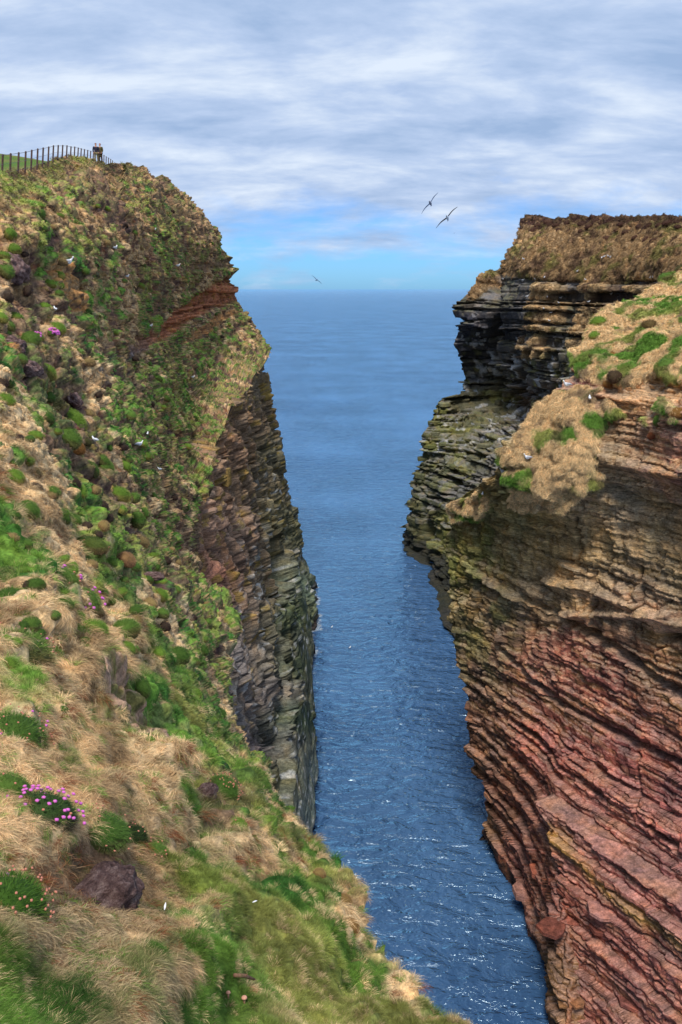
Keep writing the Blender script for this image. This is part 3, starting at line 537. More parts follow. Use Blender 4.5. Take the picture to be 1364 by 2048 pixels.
# ---- far right cliff
C2 = [(806, 1085, 176), (808, 1040, 175), (815, 1130, 166), (830, 1180, 152), (860, 1240, 137), (888, 1275, 124), (920, 1340, 118), (822, 970, 176), (842, 890, 176), (862, 850, 178), (880, 800, 182), (925, 785, 188),
      (900, 1000, 160), (880, 1100, 158), (920, 1200, 138), (1000, 1000, 150), (930, 900, 170), (1000, 870, 168), (1060, 860, 160), (1000, 810, 184), (1050, 820, 176), (932, 760, 189), (930, 720, 186), (905, 690, 184), (912, 640, 184), (902, 615, 183),
      (950, 650, 178), (985, 680, 182), (960, 590, 182), (960, 545, 190), (1000, 540, 188), (1000, 600, 174), (1050, 445, 190), (1040, 520, 174), (1060, 600, 166), (1060, 700, 164), (1060, 780, 168), (1150, 600, 156), (1150, 700, 152), (1200, 560, 150),
      (1200, 438, 168), (1364, 440, 140), (1364, 520, 122), (1500, 440, 120), (1500, 700, 100), (1300, 600, 135), (1200, 900, 140), (1200, 1300, 120), (1500, 1300, 100)]
C2 = np.array(C2, float); t2 = TPS(C2[:, :2], np.log(C2[:, 2]), 3e-4)
LE2 = np.array([(436, 1056), (450, 1046), (480, 1030), (520, 1008), (538, 1000), (545, 968), (560, 952), (585, 932), (600, 915), (615, 901), (625, 908), (640, 914), (660, 910), (690, 905), (700, 916), (720, 924), (745, 928), (755, 936), (765, 930), (785, 926), (795, 892), (815, 872), (850, 858),
                (880, 843), (920, 838), (965, 822), (1000, 818), (1040, 809), (1085, 806), (1110, 810), (1150, 820), (1200, 840), (1250, 868), (1290, 890), (1360, 910)], float)
R2, Cc2 = 470, 330
v2 = lerp(436, 1350, np.linspace(0, 1, R2))[:, None]; s2 = np.linspace(0, 1, Cc2)[None]
uL2 = np.interp(v2[:, 0], LE2[:, 0], LE2[:, 1])[:, None]; U2 = uL2 + (1480 - uL2) * s2
V2 = v2 + 0 * U2
U2 = U2 + (1 - ss(s2, 0, 0.04)) * 4 * fbm(np.stack([V2 / 14, 0 * U2, 0 * U2], -1), 1, 4, 191)
V2 = V2 + (1 - ss(v2, 436, 470)) * (4 * fbm(np.stack([U2 / 18, 0 * U2, 0 * U2], -1), 1, 4, 192) + 0.004 * np.abs(U2 - 1180))
Y2 = np.exp(t2(U2, V2)); B2 = P(U2, V2, Y2); N2 = gnormal(blur(B2, 4)); Nh2 = N2 * np.array([1, 1, 0.2]); Nh2 /= np.linalg.norm(Nh2, axis=-1, keepdims=True)
fz2 = fbm(B2, 0.25, 4, 193); uw2 = U2 + 9 * fz2; vw2 = V2 + 9 * fbm(B2, 0.25, 4, 195)
i2, L2, b2_, j2, e2, f2_ = strata(B2, B2[..., 0] - 0.7 * B2[..., 1], 1.3, 0.25)
big2 = fbm(B2, 0.10, 4, 196, 0.55, (1, 1, 0.5)); fi2 = fbm(B2, 0.9, 4, 198)
gP = [(1100, 400), (1480, 400), (1480, 560), (1300, 560), (1190, 570), (1100, 560), (1010, 548), (1000, 540), (1040, 400)]
gP2 = [(925, 598), (950, 540), (1000, 535), (985, 572), (940, 600)]
gr2 = inpoly(uw2, vw2, gP) | inpoly(uw2, vw2, gP2)
led = (fbm(B2, 0.22, 3, 199, 0.5, (1, 1, 0.3)) + 0.7 * (L2 - 0.5) > 0.05) & (U2 > 1040) & (V2 > 555) & (V2 < 715) & (U2 + V2 * 0.3 > 1250); gr2 = blur((gr2 | led).astype(float), 1)
d2 = 1.5 * (L2 - 0.5) + 1.3 * (b2_ - 0.5) + 2.0 * big2 + 0.35 * fi2 - 0.6 * (1 - ss(j2, 0, 0.11)) - 0.5 * (1 - ss(e2, 0, 0.15)) + 1.0 * led
for (x0, y0, y1_, am, wd) in [(990, 560, 800, -3.5, 7), (1110, 700, 870, -2.5, 6), (1035, 720, 830, -2.0, 6), (900, 950, 1060, -2.5, 8), (850, 1000, 1200, -2.0, 6)]:
    c_ = x0 + 7 * fbm(np.stack([V2 / 30, 0 * U2, 0 * U2], -1), 1, 3, 200); d2 = d2 + am * np.exp(-((U2 - c_) / wd)**2) * ss(V2, y0, y0 + 12) * (1 - ss(V2, y1_ - 12, y1_))
q1, q2_, qid = vor(B2 / 1.0, 201); dd2 = np.sqrt(np.clip(1 - (q1 / 0.64)**2, 0, 1))
P2 = B2 + Nh2 * (d2 * (1 - gr2 * (V2 < 560)))[..., None] + N2 * ((0.55 * dd2 * (0.3 + 1.4 * qid) + 0.9 * big2 + 0.4 * fi2) * gr2)[..., None]
samp2 = [(940, 650, .055, .055, .075), (940, 720, .05, .05, .06), (1000, 650, .075, .072, .078), (1060, 650, .09, .08, .075), (1150, 650, .10, .085, .07), (1060, 740, .085, .075, .07), (1120, 720, .10, .09, .065), (1000, 760, .09, .085, .07), (945, 590, .10, .08, .05),
         (1060, 800, .14, .095, .07), (1100, 860, .17, .08, .07), (940, 800, .11, .10, .06), (960, 840, .14, .14, .06), (900, 860, .15, .15, .06), (1000, 860, .11, .095, .055), (880, 920, .11, .115, .055), (850, 980, .12, .12, .055), (950, 950, .06, .06, .05), (900, 1000, .045, .045, .04),
         (830, 1060, .09, .09, .045), (860, 1120, .15, .16, .05), (890, 1080, .17, .16, .045), (880, 1200, .13, .13, .045), (840, 1180, .09, .06, .04), (1250, 580, .10, .07, .06), (1200, 520, .10, .07, .05)]
CC = idw(uw2, vw2, samp2) * 0.8 * (0.5 + 0.6 * L2 + 0.5 * b2_)[..., None]
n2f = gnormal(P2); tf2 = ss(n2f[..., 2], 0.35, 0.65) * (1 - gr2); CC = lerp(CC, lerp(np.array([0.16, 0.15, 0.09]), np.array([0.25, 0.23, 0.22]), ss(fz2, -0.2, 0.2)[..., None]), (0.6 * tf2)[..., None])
lch = ss(fbm(B2, 0.35, 3, 203), 0.15, 0.3) * ss(V2, 640, 760); CC = lerp(CC, np.array([0.20, 0.20, 0.05]), (lch * 0.5)[..., None])
gu2 = ss(fbm(B2, 0.6, 3, 205, 0.5, (1.3, 1.3, 0.5)), 0.30, 0.42) * ss(V2, 640, 680) * (1 - ss(V2, 880, 960)); CC = lerp(CC, np.array([0.5, 0.5, 0.5]), (gu2 * 0.6)[..., None])
wet2 = 1 - ss(B2[..., 2] + 0.9 * fi2, 2.0, 4.5); CC = lerp(CC, np.array([0.022, 0.022, 0.020]), (0.9 * wet2)[..., None])
gg2 = ss(fbm(B2, 0.35, 4, 207), 0.12, 0.36) * 0.75
gc2 = lerp(lerp(STRAW2 * 0.85, STRAW, led[..., None] * 0.6), OLIVE * 0.8, gg2[..., None]); br2 = np.clip(ss(fbm(B2, 0.5, 3, 209) - 0.5 * dd2, -0.2, 0.15) * 0.75 + 0.8 * (1 - ss(V2, 440, 466)), 0, 1)
gc2 = lerp(gc2, np.array([0.085, 0.045, 0.035]), br2[..., None]); CC = lerp(CC, gc2, gr2[..., None])
R2V = dict(gr=gr2)
o2 = np.array([0.6, 1.0, -0.02])[None, None] * np.array([60, 35, 20, 10, 4, 1.2])[None, :, None] + 0 * P2[:, :1]
ex2 = P2[:, :1] + o2 + 0.8 * fbm(P2[:, :1] + o2, 0.25, 3, 211)[..., None]
P2[..., 0] += 2.2 * (1 - ss(s2, 0, 0.05)) * ss(V2, 1100, 1150); ex2 = P2[:, :1] + o2 + 0.8 * fbm(P2[:, :1] + o2, 0.25, 3, 211)[..., None]
P2x = np.concatenate([ex2, P2], 1); C2x = np.concatenate([np.repeat(CC[:, :1], 6, 1), CC], 1)
ot = np.array([0.6, 1.0, -0.02])[None, None] * np.array([90, 50, 25, 12, 5, 1.5])[:, None, None]
P2x = np.concatenate([P2x[:1] + ot, P2x], 0); C2x = np.concatenate([np.repeat(C2x[:1], 6, 0), C2x], 0)
finish('R2', P2x, C2x, 'far_cliff', M_ROCK)

# ---- green field rising behind the fence
fu = np.linspace(-400, 126, 90)[None]; fv = np.linspace(0, 1, 24)[:, None]
topf_ = np.interp(fu, [-400, -100, 0, 40, 80, 110, 200, 330], [296, 302, 308, 314, 321, 325, 338, 350]) + 0 * fv
VV = lerp(topf_, np.interp(fu, [-400, 0, 60, 120], [370, 357, 343, 327]) + 0 * fv, fv); YY_ = lerp(150.0, 84.0, fv) + 0 * fu
PF = P(fu + 0 * fv, VV, YY_); PF[..., 2] += 0.15 * fbm(PF, 0.3, 3, 220)
bk = PF[:1] + np.array([-0.1, 1, -0.25])[None, None] * np.array([120, 50, 15, 4])[:, None, None]; PF = np.concatenate([bk, PF], 0)
cf = lerp(np.array([0.085, 0.155, 0.025]), np.array([0.16, 0.17, 0.045]), ss(fbm(PF, 0.12, 4, 222), -0.3, 0.4)[..., None])
fld = obj('grass_field', mesh_np('grass_field', PF, grid_faces(*PF.shape[:2]), M_TURF, cf)); fld['kind'] = 'structure'

m, t, b = new_mat('sea_foam'); m_foam = m
g = t.n('ShaderNodeNewGeometry').outputs['Position']; ac = t.n('ShaderNodeAttribute'); ac.attribute_name = 'tint'; f1n = t.noise(g, 1.1, 6, 0.72, 0.9); f2n = t.noise(g, 0.22, 3, 0.6)
al = t.ramp(t.math('ADD', t.math('MULTIPLY', ac.outputs['Fac'], 0.34), t.math('ADD', t.math('MULTIPLY', f1n, 0.6), t.math('MULTIPLY', f2n, 0.35))), [(0.72, 0.0), (0.86, 0.6)])
t.l(al, b.inputs['Alpha']); b.inputs['Base Color'].default_value = (0.6, 0.66, 0.7, 1)
def foam(pn, ya, yb, sgn, wd):
    p = PATCH[pn].flat; k = p[(np.abs(p[:, 2]) < 0.7) & (p[:, 1] > ya) & (p[:, 1] < yb)]; ys_ = np.arange(ya, yb, 0.8); xs_ = []
    for y in ys_:
        q = k[np.abs(k[:, 1] - y) < 0.9]; xs_.append((q[:, 0].max() if sgn > 0 else q[:, 0].min()) if len(q) else np.nan)
    xs_ = np.array(xs_); ok = ~np.isnan(xs_)
    if ok.sum() < 4: return
    xs_ = np.interp(ys_, ys_[ok], xs_[ok]); offs = np.array([-0.5, 0.0, 0.5, 1.0]) * wd; G = np.stack([xs_[:, None] + sgn * offs[None], ys_[:, None] + 0 * offs[None], 0.03 + 0 * xs_[:, None] + 0 * offs[None]], -1)
    cc_ = np.array([1.0, 0.9, 0.45, 0.0])[None, :, None] + np.zeros((len(ys_), 4, 3)); o = obj('sea_foam', mesh_np('sea_foam', G, grid_faces(len(ys_), 4), m_foam, cc_)); tag(o, 'thin white foam where the swell washes the foot of the %s' % {'R1': 'near right cliff', 'R2': 'far right cliff', 'W': 'left chasm wall'}[pn], 'foam', None, 'stuff')
foam('W', 60, 150, 1, 1.6)
# ================================================================ rock slabs standing proud of the faces
def slab_mesh(seed):
    r = np.random.default_rng(seed); pts = []
    n = 7; an = np.sort((np.arange(n) + r.uniform(-0.3, 0.3, n)) / n * 2 * math.pi)
    def ring(z, sc): 
        k = (np.abs(np.cos(an))**5 + np.abs(np.sin(an))**5)**(-1 / 5)
        return np.stack([np.cos(an) * k * 0.5 * sc, np.sin(an) * k * 0.5 * sc, np.full(n, z) + r.uniform(-.03, .03, n)], 1)
    j = r.uniform(0.9, 1.1, (n, 1)) * np.array([[1, 1, 1]])
    v = np.concatenate([ring(-0.5, 0.93) * j, ring(-0.38, 1.0) * j, ring(0.36, 1.0) * j, ring(0.5, 0.9) * j])
    f = []
    for a in range(3):
        for q in range(n): f.append((a * n + q, a * n + (q + 1) % n, (a + 1) * n + (q + 1) % n, (a + 1) * n + q))
    me = bpy.data.meshes.new('rock_slab'); me.from_pydata(v.tolist(), [], f + [tuple(range(n))[::-1], tuple(range(3 * n, 4 * n))]); me.materials.append(M_SLAB); return me
SLABS = [slab_mesh(900 + k) for k in range(10)]
def place_slabs(pn, n, maskf, size, flat, seed, gain=1.0, sink=0.30, tries=40):
    p = PATCH[pn]; r = np.random.default_rng(seed); idx = np.where(maskf(p.pu, p.pv) & (p.flat[:, 2] > 1.5))[0]; done = []
    for k in r.permutation(idx):
        if len(done) >= n: break
        u, v = p.pu[k], p.pv[k]; w_ = r.uniform(*size)
        if any(abs(u - a) < (w_ + c) * 0.42 and abs(v - b) < (w_ + c) * 0.22 for a, b, c in done[-400:]): continue
        pos = p.flat[k]; nn = p.nrm[k]; S_ = w_ * np.linalg.norm(pos - [0, 0, EYE]) / F
        h = np.array([nn[0], nn[1], 0]); h /= np.linalg.norm(h) + 1e-6; tng = np.array([-h[1], h[0], 0])
        o = bpy.data.objects.new('rock_slab', SLABS[r.integers(10)]); th = S_ * r.uniform(*flat)
        M = Matrix(((tng[0], -h[0], 0, pos[0]), (tng[1], -h[1], 0, pos[1]), (0, 0, 1, pos[2]), (0, 0, 0, 1)))
        M = M @ Matrix.Translation((0, S_ * sink, 0)) @ Matrix.Rotation(r.uniform(-.06, .06), 4, 'Y') @ Matrix.Rotation(r.uniform(-.25, .25), 4, 'Z') @ Matrix.Diagonal((S_, S_ * r.uniform(.8, 1.1), th, 1))
        o.matrix_world = M; c = p.col[k] * r.uniform(0.75, 1.25) * gain; o.color = (*c.tolist(), 1); link(o, p.obj); done.append((u, v, w_))
grk1 = (1 - np.concatenate([np.repeat(gr1[:, :1], 6, 1), gr1], 1).ravel()) > 0.9
grk2 = (1 - np.pad(gr2, ((6, 0), (6, 0)), 'edge').ravel()) > 0.9
place_slabs('R1', 130, lambda u, v: grk1 & (u > 905) & (u < 1400) & (v > 760) & (v < 2060) & ((v < 1230) | (v > 1500) | (u < 1000)), (22, 62), (0.10, 0.24), 1, 1.0, 0.45)
place_slabs('R1', 60, lambda u, v: grk1 & (u > 890) & (u < 1010) & (v > 960) & (v < 1290), (14, 34), (0.16, 0.34), 2, 1.0, 0.36)
place_slabs('R2', 170, lambda u, v: grk2 & (u > 812) & (u < 1080) & (v > 790) & (v < 1240), (12, 34), (0.18, 0.38), 3, 1.05, 0.36)
place_slabs('R2', 90, lambda u, v: grk2 & (u > 928) & (u < 1180) & (v > 580) & (v < 790), (12, 32), (0.14, 0.3), 4, 1.0, 0.40)
place_slabs('W', 80, lambda u, v: (u > 400) & (u < 620) & (v > 700) & (v < 1300), (10, 22), (0.6, 1.6), 5, 1.0, 0.40)

# ================================================================ grass
def blade_mesh(name, n, rad, ln, wd, lean, curl, seed, dome=0.0, segs=3, mat=None, cols=None, hang=0.0):
    r = np.random.default_rng(seed); V_, Fc, Cl = [], [], []
    for _ in range(n):
        a = r.uniform(0, 2 * math.pi); q = math.sqrt(r.uniform(0, 1)); x, y = rad * q * math.cos(a), rad * q * math.sin(a)
        z0 = dome * (math.sqrt(max(0, 1 - 0.95 * q * q))) if dome else 0
        nd = np.array([x, y, 0]) / (rad + 1e-6); up = np.array([nd[0] * (1.1 if dome else 0.5), nd[1] * (1.1 if dome else 0.5), 1.0 - 0.6 * q * (dome > 0)]) + r.normal(0, 0.22, 3)
        up[0] += lean; up /= np.linalg.norm(up); L = r.uniform(*ln); wv = r.uniform(*wd); t_ = np.cross(up, r.normal(size=3)); t_ /= np.linalg.norm(t_)
        p = np.array([x, y, z0]); d = up.copy(); c = r.uniform(0.5, 1.55) if cols is None else cols(r); b0 = len(V_)
        g_ = r.uniform(0.6, 1.3) * curl
        hue = np.array([1, 1, 1]) * c if np.isscalar(c) else c
        for k in range(segs + 1):
            wk = wv * (1 - (k / segs)**1.5 * 0.92)
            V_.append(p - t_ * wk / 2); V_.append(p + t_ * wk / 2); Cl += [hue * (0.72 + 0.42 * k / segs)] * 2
            p = p + d * L / segs; d = d + np.array([lean * 0.5, 0, -g_]) / segs * 1.4; d /= np.linalg.norm(d)
        for k in range(segs): e = b0 + 2 * k; Fc.append((e, e + 1, e + 3, e + 2))
    me = mesh_np(name, np.array(V_), np.array(Fc), mat, np.array(Cl), False, 'shade'); return me
TUFTS = [blade_mesh('tuft_straw', 60, .08, (.12, .25), (.003, .006), 0.6, 1.9, 1, mat=M_BLADE, segs=4),
         blade_mesh('tuft_straw_long', 70, .10, (.16, .34), (.003, .007), 0.9, 1.6, 2, mat=M_BLADE, segs=4),
         blade_mesh('tuft_green', 70, .08, (.06, .16), (.003, .006), 0.25, 0.6, 3, mat=M_BLADE),
         blade_mesh('tuft_fine', 70, .08, (.10, .20), (.002, .004), 0.35, 1.0, 4, mat=M_BLADE),
         blade_mesh('tuft_far', 26, .14, (.16, .34), (.018, .034), 0.45, 1.2, 5, mat=M_BLADE, segs=2),
         blade_mesh('tuft_far_short', 26, .16, (.09, .20), (.018, .034), 0.2, 0.7, 6, mat=M_BLADE, segs=2),
         blade_mesh('tuft_hang', 30, .16, (.30, .62), (.02, .036), 0.9, 2.2, 7, mat=M_BLADE, segs=3)]
tcol = bpy.data.collections.new('grass_tuft_sources')
for k, me in enumerate(TUFTS):
    o = bpy.data.objects.new('tuft_%02d' % k, me); tcol.objects.link(o)
def scatter(name, pts, nrm, cols, kind, scale, label, seed=0, upw=0.5, twist=0.3):
    n = len(pts); r = np.random.default_rng(seed)
    zax = nrm * (1 - upw) + np.array([0, 0, 1]) * upw; zax /= np.linalg.norm(zax, axis=1, keepdims=True)
    dh = nrm * np.array([1, 1, 0]) + r.normal(0, twist, (n, 3)) * np.array([1, 1, 0]); dh /= np.linalg.norm(dh, axis=1, keepdims=True) + 1e-6
    xax = dh - zax * (dh * zax).sum(1, keepdims=True); xax /= np.linalg.norm(xax, axis=1, keepdims=True) + 1e-6; yax = np.cross(zax, xax)
    ry = np.arcsin(np.clip(-xax[:, 2], -1, 1)); rz = np.arctan2(xax[:, 1], xax[:, 0]); rx = np.arctan2(yax[:, 2], zax[:, 2])
    me = bpy.data.meshes.new(name); me.vertices.add(n); me.vertices.foreach_set('co', pts.astype(np.float32).ravel())
    def at(nm, typ, data, f='value'): a = me.attributes.new(nm, typ, 'POINT'); a.data.foreach_set(f, np.ascontiguousarray(data, np.float32 if typ != 'INT' else np.int32).ravel())
    at('rot', 'FLOAT_VECTOR', np.stack([rx, ry, rz], 1), 'vector'); at('siz', 'FLOAT', scale); at('kin', 'INT', kind)
    a = me.attributes.new('tint', 'FLOAT_COLOR', 'POINT'); a.data.foreach_set('color', np.c_[cols, np.ones(n)].astype(np.float32).ravel())
    o = obj(name, me); tag(o, label, 'grass', None, 'stuff')
    ng = bpy.data.node_groups.new(name, 'GeometryNodeTree'); ng.interface.new_socket('Geometry', in_out='INPUT', socket_type='NodeSocketGeometry'); ng.interface.new_socket('Geometry', in_out='OUTPUT', socket_type='NodeSocketGeometry')
    N = ng.nodes; gi = N.new('NodeGroupInput'); go = N.new('NodeGroupOutput'); ip = N.new('GeometryNodeInstanceOnPoints'); ci = N.new('GeometryNodeCollectionInfo')
    ci.inputs[0].default_value = tcol; ci.inputs['Separate Children'].default_value = True; ci.inputs['Reset Children'].default_value = True
    def na(nm, typ): q = N.new('GeometryNodeInputNamedAttribute'); q.data_type = typ; q.inputs[0].default_value = nm; return q.outputs[0]
    e2r = N.new('FunctionNodeEulerToRotation'); l = ng.links.new
    l(na('rot', 'FLOAT_VECTOR'), e2r.inputs[0]); l(e2r.outputs[0], ip.inputs['Rotation']); l(na('siz', 'FLOAT'), ip.inputs['Scale']); l(na('kin', 'INT'), ip.inputs['Instance Index'])
    ip.inputs['Pick Instance'].default_value = True; l(ci.outputs[0], ip.inputs['Instance']); l(gi.outputs[0], ip.inputs['Points']); l(ip.outputs[0], go.inputs[0])
    md = o.modifiers.new('tufts', 'NODES'); md.node_group = ng; return o
def pick(A, i, j, fi, fj): return (A[i, j] * ((1 - fi) * (1 - fj))[:, None] + A[i + 1, j] * (fi * (1 - fj))[:, None] + A[i, j + 1] * ((1 - fi) * fj)[:, None] + A[i + 1, j + 1] * (fi * fj)[:, None])
# hillside and foreground
NLg = gnormal(PL); NLs = gnormal(blur(PL, 3))
def lgrass(n, seed, cond, dens=None):
    r = np.random.default_rng(seed); i = r.integers(0, RW - 1, n); 
    wd_ = (uR[:, 0] - ul); pr = r.random(n) * wd_.max() < wd_[i]; i = i[pr]; j = r.integers(0, CL_ - 1, len(i)); fi, fj = r.random(len(i)), r.random(len(i))
    ok = cond(i, j, r); i, j, fi, fj = i[ok], j[ok], fi[ok], fj[ok]
    return r, i, j, pick(PL, i, j, fi, fj), NLs[i, j], CLc[i, j].copy()
clr = np.ones_like(U)
for (a0, b0, r0) in [(210, 1785, 70), (205, 1830, 50), (412, 1585, 24), (428, 1640, 26), (449, 1590, 26), (487, 2006, 16), (455, 1998, 12), (488, 1968, 22), (90, 1640, 50), (14, 1830, 70), (22, 1480, 60), (205, 1665, 50), (262, 1680, 35), (309, 1712, 26), (170, 1215, 30), (20, 1320, 70), (329, 1860, 14), (505, 1830, 14), (15, 1590, 45)]:
    clr = clr * ss(np.sqrt((U - a0)**2 + (V - b0)**2) / r0, 0.45, 0.85) * 0.85 + 0.15 * clr
keep = lambda i, j: clr[i, j] * np.where(path2[i, j], 0.5, 1) * (1 - 0.93 * soil[i, j]) * (1 - 0.97 * rock[i, j])
near_Y, = (13.0,)
r, i, j, pt, nm, cc = lgrass(80000, 1, lambda i, j, r: (Yd[i, j] < 24) & (r.random(len(i)) < keep(i, j) * np.clip(0.35 + 0.65 * (V[i, j] > 1250), 0, 1)))
g_ = gg[i, j] > 0.5; kind = np.where(g_, np.where(r.random(len(i)) < 0.6, 2, 3), np.where(r.random(len(i)) < 0.55, 0, 1)); kind = np.where(path[i, j], 3, kind)
sz = r.uniform(0.38, 0.85, len(i)) * np.clip(Yd[i, j] / 9, 0.6, 1.8) * np.where(path[i, j], 0.4, 1)
sz = sz * np.where(g_, 1.0, 0.9) * np.where(path2[i, j], 0.28, 1); kind = np.where(path2[i, j], 3, kind); swp = r.random(len(i)) < 0.12; cc = np.where(swp[:, None], np.where(g_[:, None], STRAW, GREEN), cc) * r.uniform(0.8, 1.5, (len(i), 1)); cc = cc * (0.72 + 0.62 * ss(fbm(pt, 1.3, 4, 301), -0.3, 0.3))[:, None]; cc = np.where((r.random(len(i)) < 0.06)[:, None] & ~g_[:, None], RUST * 1.2, cc)
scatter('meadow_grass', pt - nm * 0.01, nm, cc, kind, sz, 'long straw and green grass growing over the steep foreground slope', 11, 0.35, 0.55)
r, i, j, pt, nm, cc = lgrass(60000, 3, lambda i, j, r: (((U[i, j] - 150) / 110)**2 + ((V[i, j] - 1765) / 55)**2 < 1 + 0.4 * f3[i, j]) & (r.random(len(i)) < 0.22))
scatter('dead_roots', pt - nm * 0.02, nm, lerp(RUST * 0.9, STRAW2 * 0.8, r.random((len(i), 1))**1.5) * r.uniform(.5, 1.3, (len(i), 1)), np.zeros(len(i)), r.uniform(.4, .8, len(i)), 'tangled rust brown dead roots and grass around the peat clod', 14, 0.1, 1.5)
r, i, j, pt, nm, cc = lgrass(120000, 2, lambda i, j, r: (Yd[i, j] > 18) & (r.random(len(i)) < keep(i, j) * 0.85))
g_ = gg[i, j] > 0.5; kind = np.where(g_, 5, r.choice([4, 5, 6], len(i), p=[.35, .25, .4]))
sz = r.uniform(0.6, 1.15, len(i)) * np.clip(Yd[i, j] / 52, 0.55, 1.6) * np.where(kind == 6, 0.6, 1.0)
cc = cc * r.uniform(0.8, 1.6, (len(i), 1))
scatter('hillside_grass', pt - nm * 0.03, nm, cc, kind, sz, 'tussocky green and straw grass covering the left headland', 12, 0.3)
def sgrass(name, PP, CCc, msk, n, seed, scl, label, hangm=None):
    r = np.random.default_rng(seed); ii, jj = np.where(msk[:-1, :-1] > 0.6); k = r.integers(0, len(ii), n); i, j = ii[k], jj[k]; nn = gnormal(blur(PP, 2)); fi, fj = r.random(n), r.random(n)
    kind = r.choice([4, 5, 6], n, p=[.4, .35, .25] if hangm is None else [.35, .2, .45])
    cc = CCc[i, j] * r.uniform(0.7, 1.4, (n, 1)); pt = pick(PP, i, j, fi, fj); d = np.linalg.norm(pt - [0, 0, EYE], axis=1)
    scatter(name, pt, nn[i, j], cc, kind, r.uniform(0.6, 1.0, n) * scl * np.where(kind == 6, 0.85, 1.0), label, seed, 0.35)
sgrass('clifftop_grass', P1, C1, gr1, 42000, 21, 1.0, 'pale straw grass draped over the top of the near right cliff', lipm)
sgrass('far_cliff_grass', P2, CC, gr2, 24000, 22, 1.5, 'brown tussocky grass on the crown and ledges of the far right cliff')

# ================================================================ cushions, tussocks (each its own thing)
def core_mesh(name, seed, h=0.9):
    r = np.random.default_rng(seed); n1_, n2_ = 9, 16; V_ = []
    for a in range(n1_):
        ph = a / (n1_ - 1) * math.pi * 0.62
        for b_ in range(n2_):
            th = b_ / n2_ * 2 * math.pi; k = 1 + 0.10 * math.sin(3 * th + seed) + r.uniform(-.05, .05)
            V_.append((math.sin(ph) * math.cos(th) * k * 0.93, math.sin(ph) * math.sin(th) * k * 0.93, h * math.cos(ph) - 0.02))
    f = [(a * n2_ + b_, a * n2_ + (b_ + 1) % n2_, (a + 1) * n2_ + (b_ + 1) % n2_, (a + 1) * n2_ + b_) for a in range(n1_ - 1) for b_ in range(n2_)]
    return np.array(V_), np.array(f)
def cushion_mesh(name, seed, n, ln, wd, fl=(2.1, 0.85, 2.0), cr=(.8, .45, .7)):
    v, f = core_mesh(name, seed); me0 = blade_mesh('x', 1, 1, (1, 1), (1, 1), 0, 0, 1)
    r = np.random.default_rng(seed); V_, Fc, Cl = [*v], [*f], [np.array(cr) if q_[2] < .45 else np.array([.6, .62, .5]) for q_ in v]
    for _ in range(n):
        d = r.normal(size=3); d[2] = abs(d[2]) - 0.25; d /= np.linalg.norm(d); d0 = d.copy(); p = d * np.array([.93, .93, .9]); L = r.uniform(*ln); wv = r.uniform(*wd)
        t_ = np.cross(d, r.normal(size=3)); t_ /= np.linalg.norm(t_); dd = d + r.normal(0, 0.35, 3); dd /= np.linalg.norm(dd); c = r.uniform(0.6, 1.5)
        side = 1 - max(0, min(1, (d0[2] + 0.1) / 0.55)); c3 = np.array([1, 1, 1]) * c * (1 - side) + np.array(fl) * c * side * 0.8      # older outer leaves are browner
        b0 = len(V_)
        for k in range(3):
            wk = wv * (1 - k * 0.45); V_ += [p - t_ * wk / 2, p + t_ * wk / 2]; Cl += [c3 * (0.75 + 0.3 * k / 2)] * 2; p = p + dd * L / 2; dd = dd + np.array([0, 0, -0.3]); dd /= np.linalg.norm(dd)
        for k in range(2): e = b0 + 2 * k; Fc.append(np.array([e, e + 1, e + 3, e + 2]))
    return mesh_np(name, np.array(V_), np.array(Fc), M_CUSH, np.array(Cl), False, 'shade')
CUSH = [cushion_mesh('cushion_leaves', 300 + k, 420, (.14, .26), (.035, .07)) for k in range(5)]
CUSH_N = [cushion_mesh('cushion_leaves_brown', 340 + k, 420, (.14, .28), (.035, .07), (.8, .72, .66), (.5, .45, .42)) for k in range(3)]
CUSH_NF = [cushion_mesh('cushion_leaves_brown_fine', 350, 2200, (.14, .28), (.012, .022), (.85, .78, .7), (.5, .45, .42))]
def cmesh(col, fine, k):
    L_ = (CUSH_F if fine else CUSH) if col[1] > col[0] * 1.05 else (CUSH_NF if fine else CUSH_N)
    return L_[k % len(L_)]
CUSH_F = [cushion_mesh('cushion_leaves_fine', 320 + k, 2600, (.12, .24), (.012, .022)) for k in range(2)]
def frame(nrm, upw=0.6):
    z = Vector((nrm * (1 - upw) + np.array([0, 0, upw])).tolist()).normalized(); return z.to_track_quat('Z', 'Y')
def put(o, pn, u, v, rpx, sink=0.35, upw=0.55, flat=0.85, rad=3.0, rot=None):
    pos, nrm, c = find(pn, u, v, rad); d = np.linalg.norm(pos - [0, 0, EYE]); S_ = rpx * d / F
    o.rotation_mode = 'QUATERNION'; q = frame(nrm, upw); o.rotation_quaternion = q @ Matrix.Rotation(random.uniform(0, 6.28) if rot is None else rot, 3, 'Z').to_quaternion()
    pos = pos + nrm * 0.0; o.location = pos - np.array(q @ Vector((0, 0, 1))) * S_ * sink; an_ = random.uniform(0.85, 1.2) if rot is None else 1; o.scale = (S_ * an_, S_ / an_, S_ * flat); return S_, pos, nrm
M_HEADP = plain('thrift_flower_pink', lin(216, 112, 190), 0.6, 0.3, 300); M_HEADB = plain('thrift_bud', lin(196, 128, 104), 0.7, 0.3, 300); M_STEM = plain('thrift_stem', lin(120, 140, 60), 0.7)
